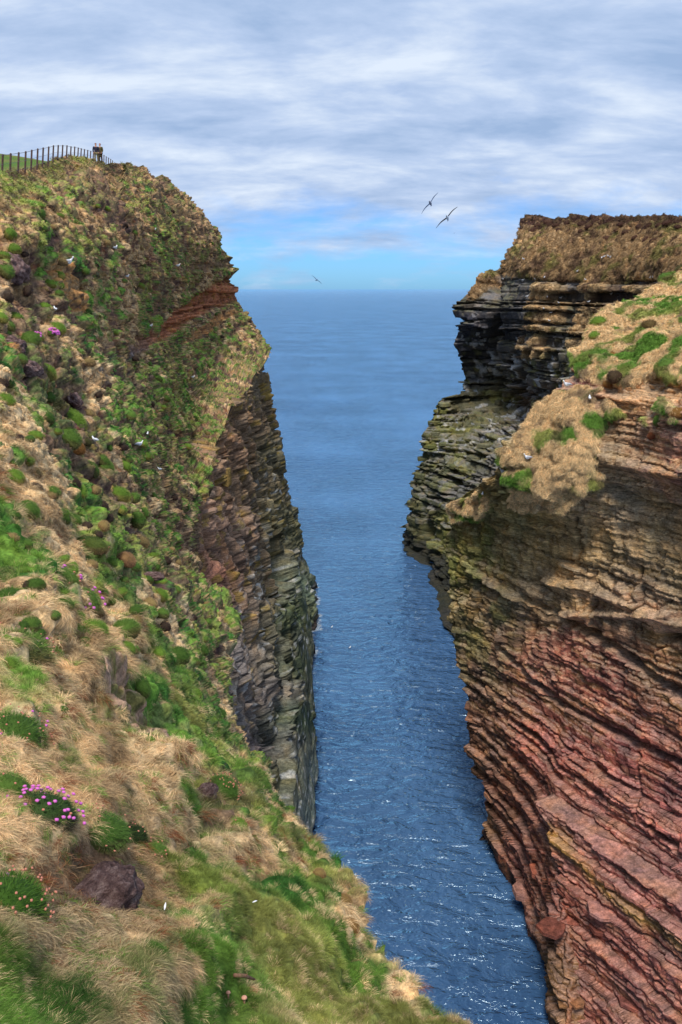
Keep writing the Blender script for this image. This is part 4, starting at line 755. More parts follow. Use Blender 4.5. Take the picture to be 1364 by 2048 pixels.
def head_mesh(name, mat, seed):
    r = np.random.default_rng(seed); V_, f = [], []
    for a in range(5):
        for b_ in range(8):
            ph = a / 4 * math.pi; th = b_ / 8 * 2 * math.pi; k = 1 + (0.22 if (a + b_) % 2 else -0.08); V_.append((math.sin(ph) * math.cos(th) * k, math.sin(ph) * math.sin(th) * k, math.cos(ph) * 0.8 + 0.6))
    for a in range(4):
        for b_ in range(8): f.append((a * 8 + b_, a * 8 + (b_ + 1) % 8, (a + 1) * 8 + (b_ + 1) % 8, (a + 1) * 8 + b_))
    n0 = len(V_); 
    for z in (0.0, -6.0):
        for q in range(3): V_.append((0.12 * math.cos(q * 2.1), 0.12 * math.sin(q * 2.1), z))
    for q in range(3): f.append((n0 + q, n0 + (q + 1) % 3, n0 + 3 + (q + 1) % 3, n0 + 3 + q))
    me = mesh_np(name, np.array(V_), np.array(f), mat); me.materials.append(M_STEM)
    for p_ in list(me.polygons)[-3:]: p_.material_index = 1
    return me
HP, HB = head_mesh('flower_head', M_HEADP, 1), head_mesh('flower_bud', M_HEADB, 2)
def flowers(root, n, hr, kindf, seed, S_, spread=1.0, high=(0.08, 0.30), cz=0.0):
    r = np.random.default_rng(seed)
    for k in range(n):
        d = r.normal(size=3); d[2] = abs(d[2]) + 0.15; d /= np.linalg.norm(d); pk = kindf(r)
        o = bpy.data.objects.new('flower_head' if pk else 'flower_bud', HP if pk else HB); h = r.uniform(*high)
        q = Vector((d + r.normal(0, .2, 3)).tolist()).normalized().to_track_quat('Z', 'Y'); o.rotation_mode = 'QUATERNION'; o.rotation_quaternion = q
        o.location = (d[0] * (spread + h), d[1] * (spread + h), d[2] * (0.95 + h) + cz); s = hr / S_ * (1 if pk else 0.72); o.scale = (s, s, s); link(o, root)
def thrift(u, v, rpx, label, col, nf, seed, pink=0.0, hr=0.016, pn="L", fine=True, flat=0.85, group=None, sink=.35, rad=3.0):
    e = bpy.data.objects.new('thrift_cushion', None); COL.objects.link(e); S_, pos, nrm = put(e, pn, u, v, rpx, flat=flat, sink=sink, rad=rad); tag(e, label, 'plant', group)
    l = bpy.data.objects.new('leaves', cmesh(col, fine, seed)); l.color = (*col, 1); link(l, e)
    if nf: flowers(e, nf, hr, lambda r: r.random() < pink, seed, S_)
    return e
gA, gB, gC, gO = (.13, .22, .04), (.09, .17, .03), (.18, .29, .04), (.32, .15, .045)
thrift(88, 1612, 56, 'thrift cushion in full pink flower beside the straw mound, lower left', (.06, .11, .03), 62, 1, 0.85, 0.0135)
thrift(14, 1800, 82, 'large bright green thrift cushion dotted with pale pink buds at the lower left corner', (.07, .15, .02), 80, 2, 0.03, 0.012)
thrift(22, 1462, 66, 'dark green thrift cushion with rust buds at the left edge above the pink flowers', gB, 60, 3, 0.03, 0.012)
thrift(15, 1575, 48, 'low green thrift cushion half hidden behind the pink flowered one at the left edge', gA, 12, 4, 0.0, 0.012)
thrift(449, 1573, 31, 'round dark green thrift cushion with buds sitting on a peat lump near the cliff edge', gB, 60, 5, 0.0, 0.016)
thrift(205, 1650, 55, 'wide dark thrift cushion with scattered pale buds between two straw mounds', gB, 22, 6, 0.1, 0.012, flat=0.6, sink=.3)
thrift(262, 1668, 38, 'dark olive thrift cushion with rusty underside below the straw mound', (.05, .075, .02), 8, 7, 0.0, 0.012)
thrift(309, 1700, 30, 'small green thrift cushion among the straw above the dark grass', gA, 8, 8, 0.0, 0.013)
thrift(478, 1648, 20, 'small bright green cushion at the right of the brown peat patch', gC, 3, 9, 0.0, 0.016)
thrift(170, 1195, 34, 'flowering thrift cushion low on the left slope with many pink heads', gA, 34, 10, 0.75, 0.035)
thrift(130, 1150, 26, 'upper neighbour of the flowering thrift, its pink heads thinly spread', gA, 16, 11, 0.6, 0.033)
thrift(20, 1300, 74, 'big shaggy green cushion bulging in from the left edge, with few buds', gA, 24, 12, 0.1, 0.016)
thrift(108, 663, 7, 'tiny cushion covered in vivid pink flowers high on the left slope', (.2, .1, .1), 26, 13, 1.0, 0.055, fine=False)
thrift(75, 671, 12, 'green cushion flecked with pale pink left of the vivid pink one', gC, 14, 14, 0.7, 0.045, fine=False)
thrift(183, 1085, 30, 'olive green dome with brown flanks in the middle of the left slope', (.07, .11, .025), 6, 15, 0.1, 0.02)
thrift(10, 1190, 30, 'dark grassy cushion at the left edge above the shaggy one', gB, 0, 16)
for k, (u, v, r_, lb, c) in enumerate([(141, 836, 31, 'broad green dome above the brown gully', gC), (136, 872, 27, 'green dome with rusty flank just below the broad dome in the gully', gA), (157, 893, 17, 'rust orange cushion at the foot of the two big domes', gO),
      (180, 937, 21, 'dark green cushion left of its twin under the gully', gB), (212, 930, 20, 'dark green cushion right of its twin under the gully', gA), (237, 986, 23, 'bright domed cushion with an orange base over bare peat', gC),
      (274, 1038, 19, 'egg shaped dark green cushion hanging over the hollow', gB), (270, 991, 14, 'small green cushion over a rust coloured stem of peat', gA), (105, 979, 18, 'round green cushion left of the bare gully', gA),
      (251, 930, 13, 'lime green cushion right of the twin dark cushions', gC), (176, 880, 10, 'brown green cushion left of the white bird in the gully', (.09, .08, .03)), (59, 878, 10, 'tiny dark cushion on the straw at the far left', gB), (328, 1225, 15, 'green cushion above the straw bank near the drop', gA),
      (253, 1258, 24, 'dark grassy dome on the straw bank', gB), (117, 655, 17, 'smooth bright green dome beside the vivid pink flowers', gC), (62, 678, 20, 'mossy green dome left of the smooth bright one', gA), (155, 680, 10, 'small dark green dome right of the smooth bright one', gB),
      (100, 563, 11, 'green cushion beside the orange rubble', gC), (33, 587, 10, 'little green cushion on bare peat at the left', gC), (163, 550, 9, 'green cushion on the upper edge of the orange rubble', gA), (285, 1370, 22, 'dark tuft like dome above the bright green bank', gB),
      (90, 740, 22, 'green cushion above the big brown hollow', gC), (10, 800, 20, 'green dome at the left edge in the middle of the slope', gC), (15, 540, 16, 'green cushion crest at the left edge below the crags', gA), (65, 1245, 20, 'green clump over straw left of the flowering thrift', gA),
      (490, 1560, 13, 'narrow green cushion on the cliff edge right of the budded one', gA), (445, 1425, 15, 'green cushion at the drop under the yellow lichen', gA), (600, 1690, 16, 'mossy cushion on the very edge of the drop', gA), (390, 1385, 14, 'green cushion hanging near the drop above the yellow lichen', gC)]):
    thrift(u, v, r_, lb, c, 0, 30 + k, 0, fine=r_ > 16, flat=0.9)
for k, (u, v, r_, lb, c) in enumerate([(14, 1112, 28, 'dark grassy hummock at the left edge above the shaggy cushion', gB), (188, 1092, 22, 'olive dome between the gully and the flowering thrift', (.13, .17, .04)), (252, 1118, 19, 'tall straw and rust coloured tussock beside the bare peat patch', (.40, .22, .11)),
      (223, 1122, 12, 'narrow green tussock left of the tall rusty one', gA), (126, 1206, 20, 'grassy green hummock left of the flowering thrift', gA), (188, 1260, 29, 'wide grassy hummock with straw skirt below the flowering thrift', gC), (249, 1258, 27, 'shaggy green hummock at the right of the wide one', gA),
      (152, 1283, 15, 'dark leafy hollow tuft under the wide hummock', gB), (252, 1297, 17, 'green tuft under the shaggy hummock', gC), (296, 1323, 20, 'olive brown tussock over the straw bank', (.17, .15, .05)), (273, 1221, 15, 'dark green tussock left of the small cushion above the straw bank', gB),
      (252, 1191, 13, 'small green tussock under the bare peat patch', gA), (357, 1312, 23, 'dark green tussock with a long straw skirt near the drop', gB), (325, 1191, 16, 'flat green tussock right below the bare peat patch', gC), (111, 1376, 10, 'tiny green tuft in the straw hollow', gA), (126, 1417, 9, 'smaller green tuft below the one in the straw hollow', gB),
      (246, 1159, 11, 'green tuft just left of the bare peat patch', gA), (217, 1206, 14, 'green tussock right of the flowering thrift', gA), (73, 1171, 18, 'green tuft on straw between the left edge and the flowering thrift', gB), (393, 1224, 12, 'green cushion beside the turf overhang', gC), (390, 1326, 12, 'green cushion on the brink below the turf overhang', gA),
      (520, 1625, 13, 'green cushion on the brink right of the brown peat patch', gA), (560, 1660, 11, 'little olive cushion on the brink above the brown soil patch', (.2, .17, .05)), (640, 1745, 13, 'straw brown cushion on the brink', (.38, .24, .10)), (690, 1800, 15, 'brown rounded cushion jutting over the water from the brink', (.34, .20, .08)), (705, 1850, 14, 'orange brown cushion on the brink, lowest of the row', (.36, .19, .07)),
      (300, 1480, 12, 'low leafy green rosette patch on the bright green bank', gC), (60, 1020, 22, 'green hummock on the straw at the left under the small gully cushions', gA), (30, 955, 20, 'green hummock high on the left edge straw', gC), (150, 1040, 16, 'green tussock on the crest left of the egg shaped cushion', gA), (210, 1050, 13, 'straw tussock left of the egg shaped cushion', (.42, .28, .12))]):
    thrift(u, v, r_, lb, c, 0, 120 + k, 0, fine=r_ > 11, flat=0.9, sink=0.12)
LM = [(110, 340, 'the fence'), (138, 529, 'the large white bird'), (125, 590, 'the orange rubble'), (420, 590, 'the red rock band'), (115, 655, 'the vivid pink flowers'), (60, 735, 'the brown hollow'), (141, 850, 'the two big green domes'), (195, 935, 'the twin dark cushions'),
      (260, 750, 'the grey slabs'), (274, 1038, 'the egg shaped cushion'), (278, 890, 'the grey winged bird'), (231, 497, 'the dark crags'), (350, 480, 'the headland skyline'), (300, 1152, 'the bare peat patch'), (170, 1190, 'the flowering thrift'), (395, 1100, 'the cliff edge notch'), (385, 752, 'the tiny bird on the green bank'),
      (30, 535, 'the overhanging peat block'), (400, 680, 'the green bank'), (430, 1250, 'the turf overhang'), (253, 1258, 'the dark grassy dome'), (307, 462, 'the tiny bird near the top'), (430, 930, 'the yellow lichened crag'), (300, 620, 'the narrow rock ledge'), (15, 800, 'the left edge domes')]
USED = set()
def place_label(u, v, size, what):
    best = sorted(LM, key=lambda l: (l[0] - u)**2 + (l[1] - v)**2)
    for l in best[:5]:
        dx, dy = u - l[0], v - l[1]; d = math.hypot(dx, dy); far_ = 'just ' if d < 30 else ('' if d < 65 else 'well ')
        way = ('right of' if dx > 0 else 'left of') if abs(dx) > 1.8 * abs(dy) else (('below' if dy > 0 else 'above') if abs(dy) > 1.8 * abs(dx) else ('below and right of' if dx > 0 and dy > 0 else 'below and left of' if dy > 0 else 'above and right of' if dx > 0 else 'above and left of'))
        lb = '%s %s %s%s %s' % (size, what, far_, way, l[2])
        if lb not in USED: USED.add(lb); return lb
    return lb
rs = np.random.default_rng(55); done = []
while len(done) < 170:
    v = rs.uniform(400, 1330); u = rs.uniform(0, np.interp(v, EDGE[:, 0], EDGE[:, 1]) - 12)
    ii_ = int(np.clip((v - 318) / (2180 - 318) * (RW - 1), 0, RW - 1)); jj_ = int(np.clip((u - ul) / (uR[ii_, 0] - ul) * (CL_ - 1), 0, CL_ - 1))
    if rock[ii_, jj_] > 0.3 or any(abs(u - a) < 15 and abs(v - b_) < 15 for a, b_ in done): continue
    done.append((u, v)); Y_ = Yd[ii_, jj_]; rp = np.clip(rs.uniform(0.16, 0.36) * F / Y_, 4.2, 14)
    t3 = rs.random(); zone = 'upper' if v < 640 else ('middle' if v < 960 else 'lower')
    if t3 < 0.62: c = np.array(random.choice([gA, gC, gC, gB])) * rs.uniform(.8, 1.2); nm_ = 'green'
    elif t3 < 0.8: c = np.array([.36, .24, .11]) * rs.uniform(.8, 1.2); nm_ = 'straw brown'
    else: c = np.array([.075, .045, .035]) * rs.uniform(.8, 1.3); nm_ = 'dark peaty'
    o = bpy.data.objects.new('grass_tussock', cmesh(c, False, int(rs.integers(5)))); o.color = (*c.tolist(), 1); COL.objects.link(o); put(o, 'L', u, v, rp, flat=rs.uniform(.75, 1.0), sink=0.4)
    tag(o, place_label(u, v, 'tiny' if rp < 6 else ('small' if rp < 9 else 'broad'), nm_ + ' tussock'), 'grass tussock', '%s tussocks on the %s left slope' % (nm_, zone))
# cushions of the right hand clifftop
for k, (u, v, r_, lb, c) in enumerate([(1195, 645, 17, 'bright green cushion on the shoulder of the right clifftop', gC), (1187, 665, 12, 'green cushion just under the bright one on the right shoulder', gC), (1232, 655, 13, 'olive green cushion to the right of the bright one on the shoulder', gA),
      (1265, 692, 13, 'dark green cushion on pale straw, right clifftop', gB), (1297, 643, 15, 'brownish cushion under the grass crest at the right', (.16, .10, .04)), (1328, 722, 20, 'broad olive cushion at the right edge of the clifftop', gA), (1222, 705, 13, 'rust brown cushion on the clifftop front', gO),
      (1225, 745, 16, 'dark brown cushion overhanging the red scree', (.10, .06, .035)), (1213, 762, 10, 'orange brown knob under the overhanging cushion', gO), (1298, 868, 9, 'round orange cushion on the rock ledge', (.30, .09, .04)), (1310, 838, 12, 'green cushion on the rock just above the round orange one', gA),
      (1350, 822, 14, 'reddish cushion at the right edge of the rock', gO), (1255, 745, 9, 'small dark green cushion above the overhang', gB), (1185, 705, 11, 'straw green cushion at the left tip of the clifftop', gA), (1325, 545, 14, 'green cushion at the top right by the far cliff', gA), (1350, 530, 12, 'olive cushion at the right edge below the far skyline', (.12, .10, .04))]):
    thrift(u, v, r_, lb, c, 0, 70 + k, 0, pn='R1', fine=False, rad=5)
for k in range(34):                                                # dark heather tufts on the far skyline and crown
    u = 1062 + k * 9.4 + random.uniform(-3, 3); v = 440 + random.uniform(0, 8) + (0 if k % 2 else random.uniform(0, 40))
    o = bpy.data.objects.new('heather_clump', CUSH_N[k % 3]); c = np.array([.11, .05, .035]) * random.uniform(.7, 1.2); o.color = (*c.tolist(), 1); COL.objects.link(o); put(o, 'R2', u, v, random.uniform(5, 10), flat=0.7, rad=4)
    tag(o, '%s heather clump, number %d from the left along the crown of the far cliff' % ('dark reddish' if c[0] > .1 else 'dark brown', k + 1), 'heather', 'heather clumps on the far right cliff')

# ================================================================ peat, stones, sticks
M_PEAT = None
m, t, b = new_mat('peat'); g = t.n('ShaderNodeTexCoord').outputs['Object']; n_a = t.noise(g, 3, 8, 0.7); n_b = t.noise(g, 14, 6, 0.7)
c = t.ramp(n_a, [(0.3, (0.04, 0.022, 0.02)), (0.5, (0.17, 0.10, 0.09)), (0.68, (0.40, 0.28, 0.24))]); c = t.mix(0.7, c, t.ramp(n_b, [(0.35, 0.5), (0.65, 1.5)]), 'MULTIPLY')
t.l(c, b.inputs['Base Color']); b.inputs['Roughness'].default_value = 0.95; bp = t.n('ShaderNodeBump'); bp.inputs['Strength'].default_value = 1; bp.inputs['Distance'].default_value = 0.06; t.l(t.math('ADD', n_a, n_b), bp.inputs['Height']); t.l(bp.outputs[0], b.inputs['Normal']); M_PEAT = m
def lump(name, seed, res=60, rough=0.35, mat=None, oct_=5):
    a = np.linspace(0, math.pi, res)[:, None]; b_ = np.linspace(0, 2 * math.pi, res + 1)[None, :-1]
    d = np.stack([np.sin(a) * np.cos(b_), np.sin(a) * np.sin(b_), np.cos(a) + 0 * b_], -1); p = d * (1 + rough * fbm(d + seed, 1.3, 2, seed) + rough * 0.8 * fbm(d + seed, 3.5, oct_, seed + 3))[..., None]
    p[0] = p[0].mean(0); p[-1] = p[-1].mean(0)
    n = res; i, j = np.meshgrid(np.arange(res - 1), np.arange(n), indexing='ij'); f = np.stack([i * n + j, (i + 1) * n + j, (i + 1) * n + (j + 1) % n, i * n + (j + 1) % n], -1).reshape(-1, 4)
    return mesh_np(name, p, f, mat)
for (u, v, rp, sc, lb) in [(210, 1785, 72, (1.0, .8, .72), 'big crumbly grey brown peat clod in the lower left foreground'), (412, 1585, 20, (1.1, .9, .8), 'dark peat lump left of the budded thrift cushion'), (428, 1640, 26, (1.2, .8, .5), 'red brown peat bank below the budded thrift cushion'),
                           (30, 535, 34, (1.3, .9, .75), 'dark overhanging peat block at the left edge high on the slope'), (20, 690, 26, (1.1, .9, .7), 'bare peat block below the mossy dome at the left'), (60, 735, 24, (1.2, .9, .7), 'brown peat block over the hollow left of the gully'),
                           (238, 332, 7, (1, .8, .8), 'rounded brown boulder on the skyline right of the walkers'), (300, 1152, 17, (1.5, .8, .5), 'bare brown peat patch in the middle of the straw slope'), (150, 795, 22, (1.4, .8, .6), 'brown peat lip above the broad green dome')]:
    o = obj('peat_clod', lump('peat_clod', int(u) + 3, 56, 0.30, M_PEAT)); S_, pos, nrm = put(o, 'L', u, v, rp, sink=0.15, flat=1, rot=0); o.scale = Vector(sc) * S_; tag(o, lb, 'peat' if 'boulder' not in lb else 'boulder')
    if 'boulder' in lb: o.name = 'boulder'
M_WOOD = plain('weathered_wood', lin(130, 95, 75), 0.85, 0.4, 30)
def tube(pts, rads, n=6, cap=True):
    pts = [np.array(p, float) for p in pts]; V_, f = [], []
    for k, p in enumerate(pts):
        d = pts[min(k + 1, len(pts) - 1)] - pts[max(k - 1, 0)]; d /= np.linalg.norm(d) + 1e-9; a = np.cross(d, [0, 0, 1] if abs(d[2]) < 0.9 else [1, 0, 0]); a /= np.linalg.norm(a); b_ = np.cross(d, a)
        for q in range(n): th = q / n * 2 * math.pi; V_.append(p + (a * math.cos(th) + b_ * math.sin(th)) * rads[k])
    for k in range(len(pts) - 1):
        for q in range(n): f.append((k * n + q, k * n + (q + 1) % n, (k + 1) * n + (q + 1) % n, (k + 1) * n + q))
    if cap: f.append(tuple(range(n))[::-1]); f.append(tuple(range((len(pts) - 1) * n, len(pts) * n)))
    return V_, f
def tube_obj(name, parts, mat, parent=None, smooth=True):
    V_, f = [], []
    for pts, rads, n in parts: v_, f_ = tube(pts, rads, n); o_ = len(V_); V_ += v_; f += [tuple(a + o_ for a in q) for q in f_]
    me = bpy.data.meshes.new(name); me.from_pydata([tuple(map(float, v_)) for v_ in V_], [], f); me.materials.append(mat)
    if smooth: me.polygons.foreach_set('use_smooth', [True] * len(me.polygons))
    return obj(name, me, parent)
a_ = find('L', 468, 1963)[0] + [0, 0, .06]; b_2 = find('L', 508, 1972)[0] + [0, 0, .07]
st = tube_obj('stick', [([a_, (a_ + b_2) / 2 + [0, 0, .012], b_2], [.014, .016, .008], 7), ([(a_ + b_2) / 2, (a_ + b_2) / 2 + [0.02, -.01, .04]], [.007, .003], 5)], M_WOOD); tag(st, 'short weathered brown stick lying on dark green grass near the bottom', 'stick')
M_MUSH = plain('mushroom_cap', lin(205, 150, 125), 0.6, 0.2, 60)
for (u, v, s_m, lb) in [(487, 2004, .022, 'pinkish mushroom beside the green tuft at the bottom'), (455, 1996, .018, 'smaller pale mushroom left of the pink one at the bottom')]:
    e = bpy.data.objects.new('mushroom', None); COL.objects.link(e); p_ = find('L', u, v)[0]; e.location = p_ + [0, 0, .04]; tag(e, lb, 'mushroom')
    prof = [(-.0, .35, 1.0), (.10, 1.0, 1), (.45, .9, 1), (.75, .55, 1), (.88, .05, 1)]; V_ = []; f = []
    for k, (z, rr, _) in enumerate(prof):
        for q in range(12): V_.append((rr * s_m * math.cos(q / 12 * 6.2832), rr * s_m * math.sin(q / 12 * 6.2832), z * s_m))
    for k in range(4):
        for q in range(12): f.append((k * 12 + q, k * 12 + (q + 1) % 12, (k + 1) * 12 + (q + 1) % 12, (k + 1) * 12 + q))
    obj('cap', mesh_np('cap', np.array(V_), np.array(f), M_MUSH), e); tube_obj('stalk', [([(0, 0, -.06), (0, 0, .004)], [.008, .007], 8)], M_MUSH, e)
M_FEATH = plain('white_feather', (.8, .8, .82), 0.6, 0.1)
def feather(u, v, L, lb, ang):
    p_ = find('L', u, v)[0] + [0, 0, .10]; V_, f = [], []
    for k in range(7):
        t_ = k / 6; w_ = L * 0.14 * math.sin(math.pi * min(1, t_ * 0.9 + 0.08)); zc_ = L * 0.10 * math.sin(t_ * 3.1)
        V_ += [(t_ * L, -w_, zc_ - w_ * .3), (t_ * L, 0, zc_), (t_ * L, w_, zc_ - w_ * .3)]
    for k in range(6): e = 3 * k; f += [(e, e + 1, e + 4, e + 3), (e + 1, e + 2, e + 5, e + 4)]
    o = obj('feather', mesh_np('feather', np.array(V_), np.array(f), M_FEATH)); o.location = p_; o.rotation_euler = (0.2, -0.9 if ang > 1 else -0.1, ang); tag(o, lb, 'feather')
feather(329, 1846, .05, 'white feather standing in the green grass by the peat clod', 1.4)
feather(505, 1821, .05, 'curled white feather on the dark green tufts right of the other', 0.4)

# ================================================================ fence, walkers
M_POST = plain('fence_post_wood', lin(92, 72, 66), 0.85, 0.35, 8); M_WIRE = plain('fence_wire', lin(95, 90, 95), 0.5, 0.1)
fence = bpy.data.objects.new('wire_fence', None); COL.objects.link(fence); fence.location = P(110, 340, 62).tolist(); fl = np.array(fence.location)
tag(fence, 'post and wire fence of dark wooden posts running along the left headland skyline', 'fence')
fp = [(4, 349, 47.5, 309), (20, 346, 49, 307), (36, 343, 51, 305), (50, 341, 53, 303), (62, 337, 55, 300), (74, 334, 57, 297.5), (85, 329, 59.5, 295.5), (96, 326, 62, 293.5), (105.5, 323, 64.5, 291), (115, 322, 67, 290.5), (124, 319, 69.5, 290.5), (132.5, 320, 72, 291),
      (140.5, 321, 75, 293), (148, 321, 78, 293.5), (155, 322, 81, 295.5), (161, 322, 84, 297), (167.5, 322.5, 87, 298.5), (174, 323, 90, 300), (180, 323.5, 93, 302), (185.5, 324, 96, 304), (207.5, 330, 106, 310), (212, 331, 111, 313), (216.5, 332, 116, 315.5), (221, 332, 121, 318), (224.5, 334, 127, 321), (229, 335, 133, 325)]
pm = None; tops = []
for k, (u, vb, Y_, vt) in enumerate([(-34, 356, 42.5, 314), (-14, 352, 45, 311)] + fp):
    lo = P(u, vb + 6, Y_); hi = P(u + (1.6 if k < 22 else .5), vt, Y_); tops.append(hi); w_ = 0.055
    tube_me = tube([lo - fl, (lo + hi) / 2 - fl, hi - fl, hi - fl + [0, 0, .02]], [w_, w_ * .98, w_ * .95, w_ * .5], 7)
    me = bpy.data.meshes.new('post'); me.from_pydata([tuple(map(float, q)) for q in tube_me[0]], [], tube_me[1]); me.materials.append(M_POST); obj('post', me, fence)
for lv in (0.03, 0.45, 0.85):
    tube_obj('wire', [([tp - fl - [0, -.05, lv] for tp in tops], [.012 if lv < .1 else .008] * len(tops), 4)], M_WIRE, fence)
f2 = bpy.data.objects.new('post_row', None); COL.objects.link(f2); f2.location = P(1310, 440, 150).tolist(); f2l = np.array(f2.location); tag(f2, 'row of four small fence posts on the skyline of the far right cliff', 'fence')
tp2 = []
for u in (1291, 1304, 1317, 1331):
    v_top = {1291: 437, 1304: 437, 1317: 435.5, 1331: 434.5}[u]; lo, hi = P(u, 452, 150), P(u, v_top - 1, 150); tp2.append(hi)
    tube_obj('post', [([lo - f2l, hi - f2l], [.085, .08], 6)], M_POST, f2)
tube_obj('wire', [([q - f2l - [0, 0, .1] for q in tp2], [.02] * 4, 4)], M_WIRE, f2)

def skin(name, pts, edges, rad, mat, parent, loc=(0, 0, 0), sub=1):
    me = bpy.data.meshes.new(name); me.from_pydata(pts, edges, []); o = obj(name, me, parent); o.location = loc
    md = o.modifiers.new('skin', 'SKIN'); md.use_smooth_shade = True
    for k, q in enumerate(me.skin_vertices[0].data): rr = rad[k]; q.radius = rr if isinstance(rr, tuple) else (rr, rr); q.use_root = (k == 0)
    s = o.modifiers.new('sub', 'SUBSURF'); s.levels = s.render_levels = sub; me.materials.append(mat); return o
def person(u, vfoot, Y_, turn, top_c, leg_c, hair_c, label, coat=False, arm=0.0, ht=1.72):
    e = bpy.data.objects.new('person', None); COL.objects.link(e); e.location = P(u, vfoot, Y_).tolist(); e.rotation_euler = (0, 0, turn); e.scale = (ht / 1.75,) * 3; tag(e, label, 'person')
    mk = lambda n, c: plain(n, c, 0.85, 0.2, 10)
    skinm = mk('skin', lin(190, 140, 115))
    # body: hips, spine, neck, head; arms with hands; legs with feet
    pts = [(0, 0, .96), (0, 0, 1.15), (0, .01, 1.36), (0, 0, 1.47), (0, 0, 1.54), (0, -.01, 1.63), (0, -.01, 1.71), (.19, 0, 1.40), (.25, .0, 1.12), (.23, -.10 - arm, .92), (.22, -.14 - arm, .84), (-.19, 0, 1.40), (-.25, 0, 1.12), (-.22, -.08, .90), (-.21, -.11, .82),
           (.10, 0, .90), (.12, -.01, .50), (.13, .02, .10), (.14, -.12, .04), (-.10, 0, .90), (-.12, -.02, .50), (-.13, .02, .10), (-.14, -.12, .04)]
    ed = [(0, 1), (1, 2), (2, 3), (3, 4), (4, 5), (5, 6), (2, 7), (7, 8), (8, 9), (9, 10), (2, 11), (11, 12), (12, 13), (13, 14), (0, 15), (15, 16), (16, 17), (17, 18), (0, 19), (19, 20), (20, 21), (21, 22)]
    rd = [(.16, .11), (.15, .11), (.18, .11), .07, .055, .09, .07, .065, .05, .04, .035, .065, .05, .04, .035, .09, .06, .045, .04, .09, .06, .045, .04]
    skin('body', pts, ed, rd, skinm, e)
    jp = [(0, 0, .84 if not coat else .55), (0, 0, 1.0), (0, 0, 1.18), (0, .01, 1.38), (.20, 0, 1.40), (.26, .0, 1.12), (.235, -.10 - arm, .93), (-.20, 0, 1.40), (-.26, 0, 1.12), (-.225, -.08, .91)]
    skin('jacket', jp, [(0, 1), (1, 2), (2, 3), (3, 4), (4, 5), (5, 6), (3, 7), (7, 8), (8, 9)], [(.20, .15) if coat else (.185, .14), (.185, .14), (.175, .135), (.20, .125), .085, .07, .055, .085, .07, .055], mk('jacket', top_c), e)
    tp_ = [(0, 0, .95), (.10, 0, .88), (.12, -.01, .50), (.13, .02, .12), (-.10, 0, .88), (-.12, -.02, .50), (-.13, .02, .12)]
    skin('trousers', tp_, [(0, 1), (1, 2), (2, 3), (0, 4), (4, 5), (5, 6)], [(.165, .125), .105, .08, .065, .105, .08, .065], mk('trousers', leg_c), e)
    skin('hair', [(0, .03, 1.60), (0, .015, 1.70), (0, .0, 1.76)], [(0, 1), (1, 2)], [(.095, .085), (.105, .10), (.06, .06)], mk('hair', hair_c), e)
    skin('shoes', [(.14, .03, .05), (.145, -.13, .04)], [(0, 1)], [.055, .045], mk('shoes', lin(40, 35, 35)), e)
    skin('shoes', [(-.14, .03, .05), (-.145, -.13, .04)], [(0, 1)], [.055, .045], mk('shoes', lin(40, 35, 35)), e)
    for s_x in (-1, 1):
        skin('eye', [(s_x * .033, -.098, 1.645), (s_x * .036, -.098, 1.645)], [(0, 1)], [.011, .011], mk('eye', (.02, .02, .02)), e)
    return e
person(193.5, 327, 86, 0.3, lin(50, 48, 62), lin(126, 112, 80), lin(120, 62, 45), 'walker in dark jacket and khaki trousers, left one of the pair by the fence')
person(201.8, 328, 87.5, -0.25, lin(84, 76, 48), lin(70, 52, 46), lin(150, 62, 40), 'walker in long olive brown coat with reddish hair, right one of the pair', coat=True, arm=.12, ht=1.76)

# ================================================================ seabirds
M_BW = plain('bird_white', (.82, .82, .83), 0.7, 0.06, 30); M_BG = plain('bird_grey', (.48, .50, .55), 0.7, 0.15, 30); M_BD = plain('bird_dark', (.075, .07, .075), 0.7, 0.15, 30); M_BY = plain('bird_bill', (.55, .42, .12), 0.5, 0.1)
M_BBR = plain('bird_brown', (.16, .10, .07), 0.7, 0.2, 30)
def loft(secs, n=12):
    V_, f = [], []
    for (c, ry, rz) in secs:
        for q in range(n): th = q / n * 2 * math.pi; V_.append((c[0], c[1] + ry * math.cos(th), c[2] + rz * math.sin(th)))
    for k in range(len(secs) - 1):
        for q in range(n): f.append((k * n + q, k * n + (q + 1) % n, (k + 1) * n + (q + 1) % n, (k + 1) * n + q))
    return np.array(V_), np.array(f)
BODY = mesh_np('bird_body', *loft([((-.25, 0, .075), .010, .004), ((-.18, 0, .08), .035, .014), ((-.11, 0, .085), .055, .045), ((-.02, 0, .085), .078, .07), ((.07, 0, .10), .072, .072), ((.12, 0, .135), .048, .055), ((.145, 0, .175), .040, .043), ((.165, 0, .21), .040, .040), ((.185, 0, .222), .034, .032), ((.205, 0, .22), .016, .016), ((.210, 0, .22), .003, .003)]), M_BW)
def wing_fold(s):
    return mesh_np('wing', *loft([((-.30, .02 * s, .085), .004, .004), ((-.20, .045 * s, .105), .020, .022), ((-.08, .062 * s, .115), .024, .045), ((.04, .064 * s, .118), .020, .048), ((.09, .055 * s, .115), .008, .02)], 8), M_BG)
WF = [wing_fold(1), wing_fold(-1)]; BILL = mesh_np('bill', *loft([((.20, 0, .222), .011, .012), ((.225, 0, .219), .009, .010), ((.243, 0, .210), .005, .008), ((.246, 0, .203), .002, .003)], 8), M_BY)
EYEm = mesh_np('eye', *loft([((.176, 0, .228), .0, .0), ((.180, 0, .228), .038, .006), ((.184, 0, .228), .038, .006), ((.188, 0, .228), .0, .0)], 8), M_BD)
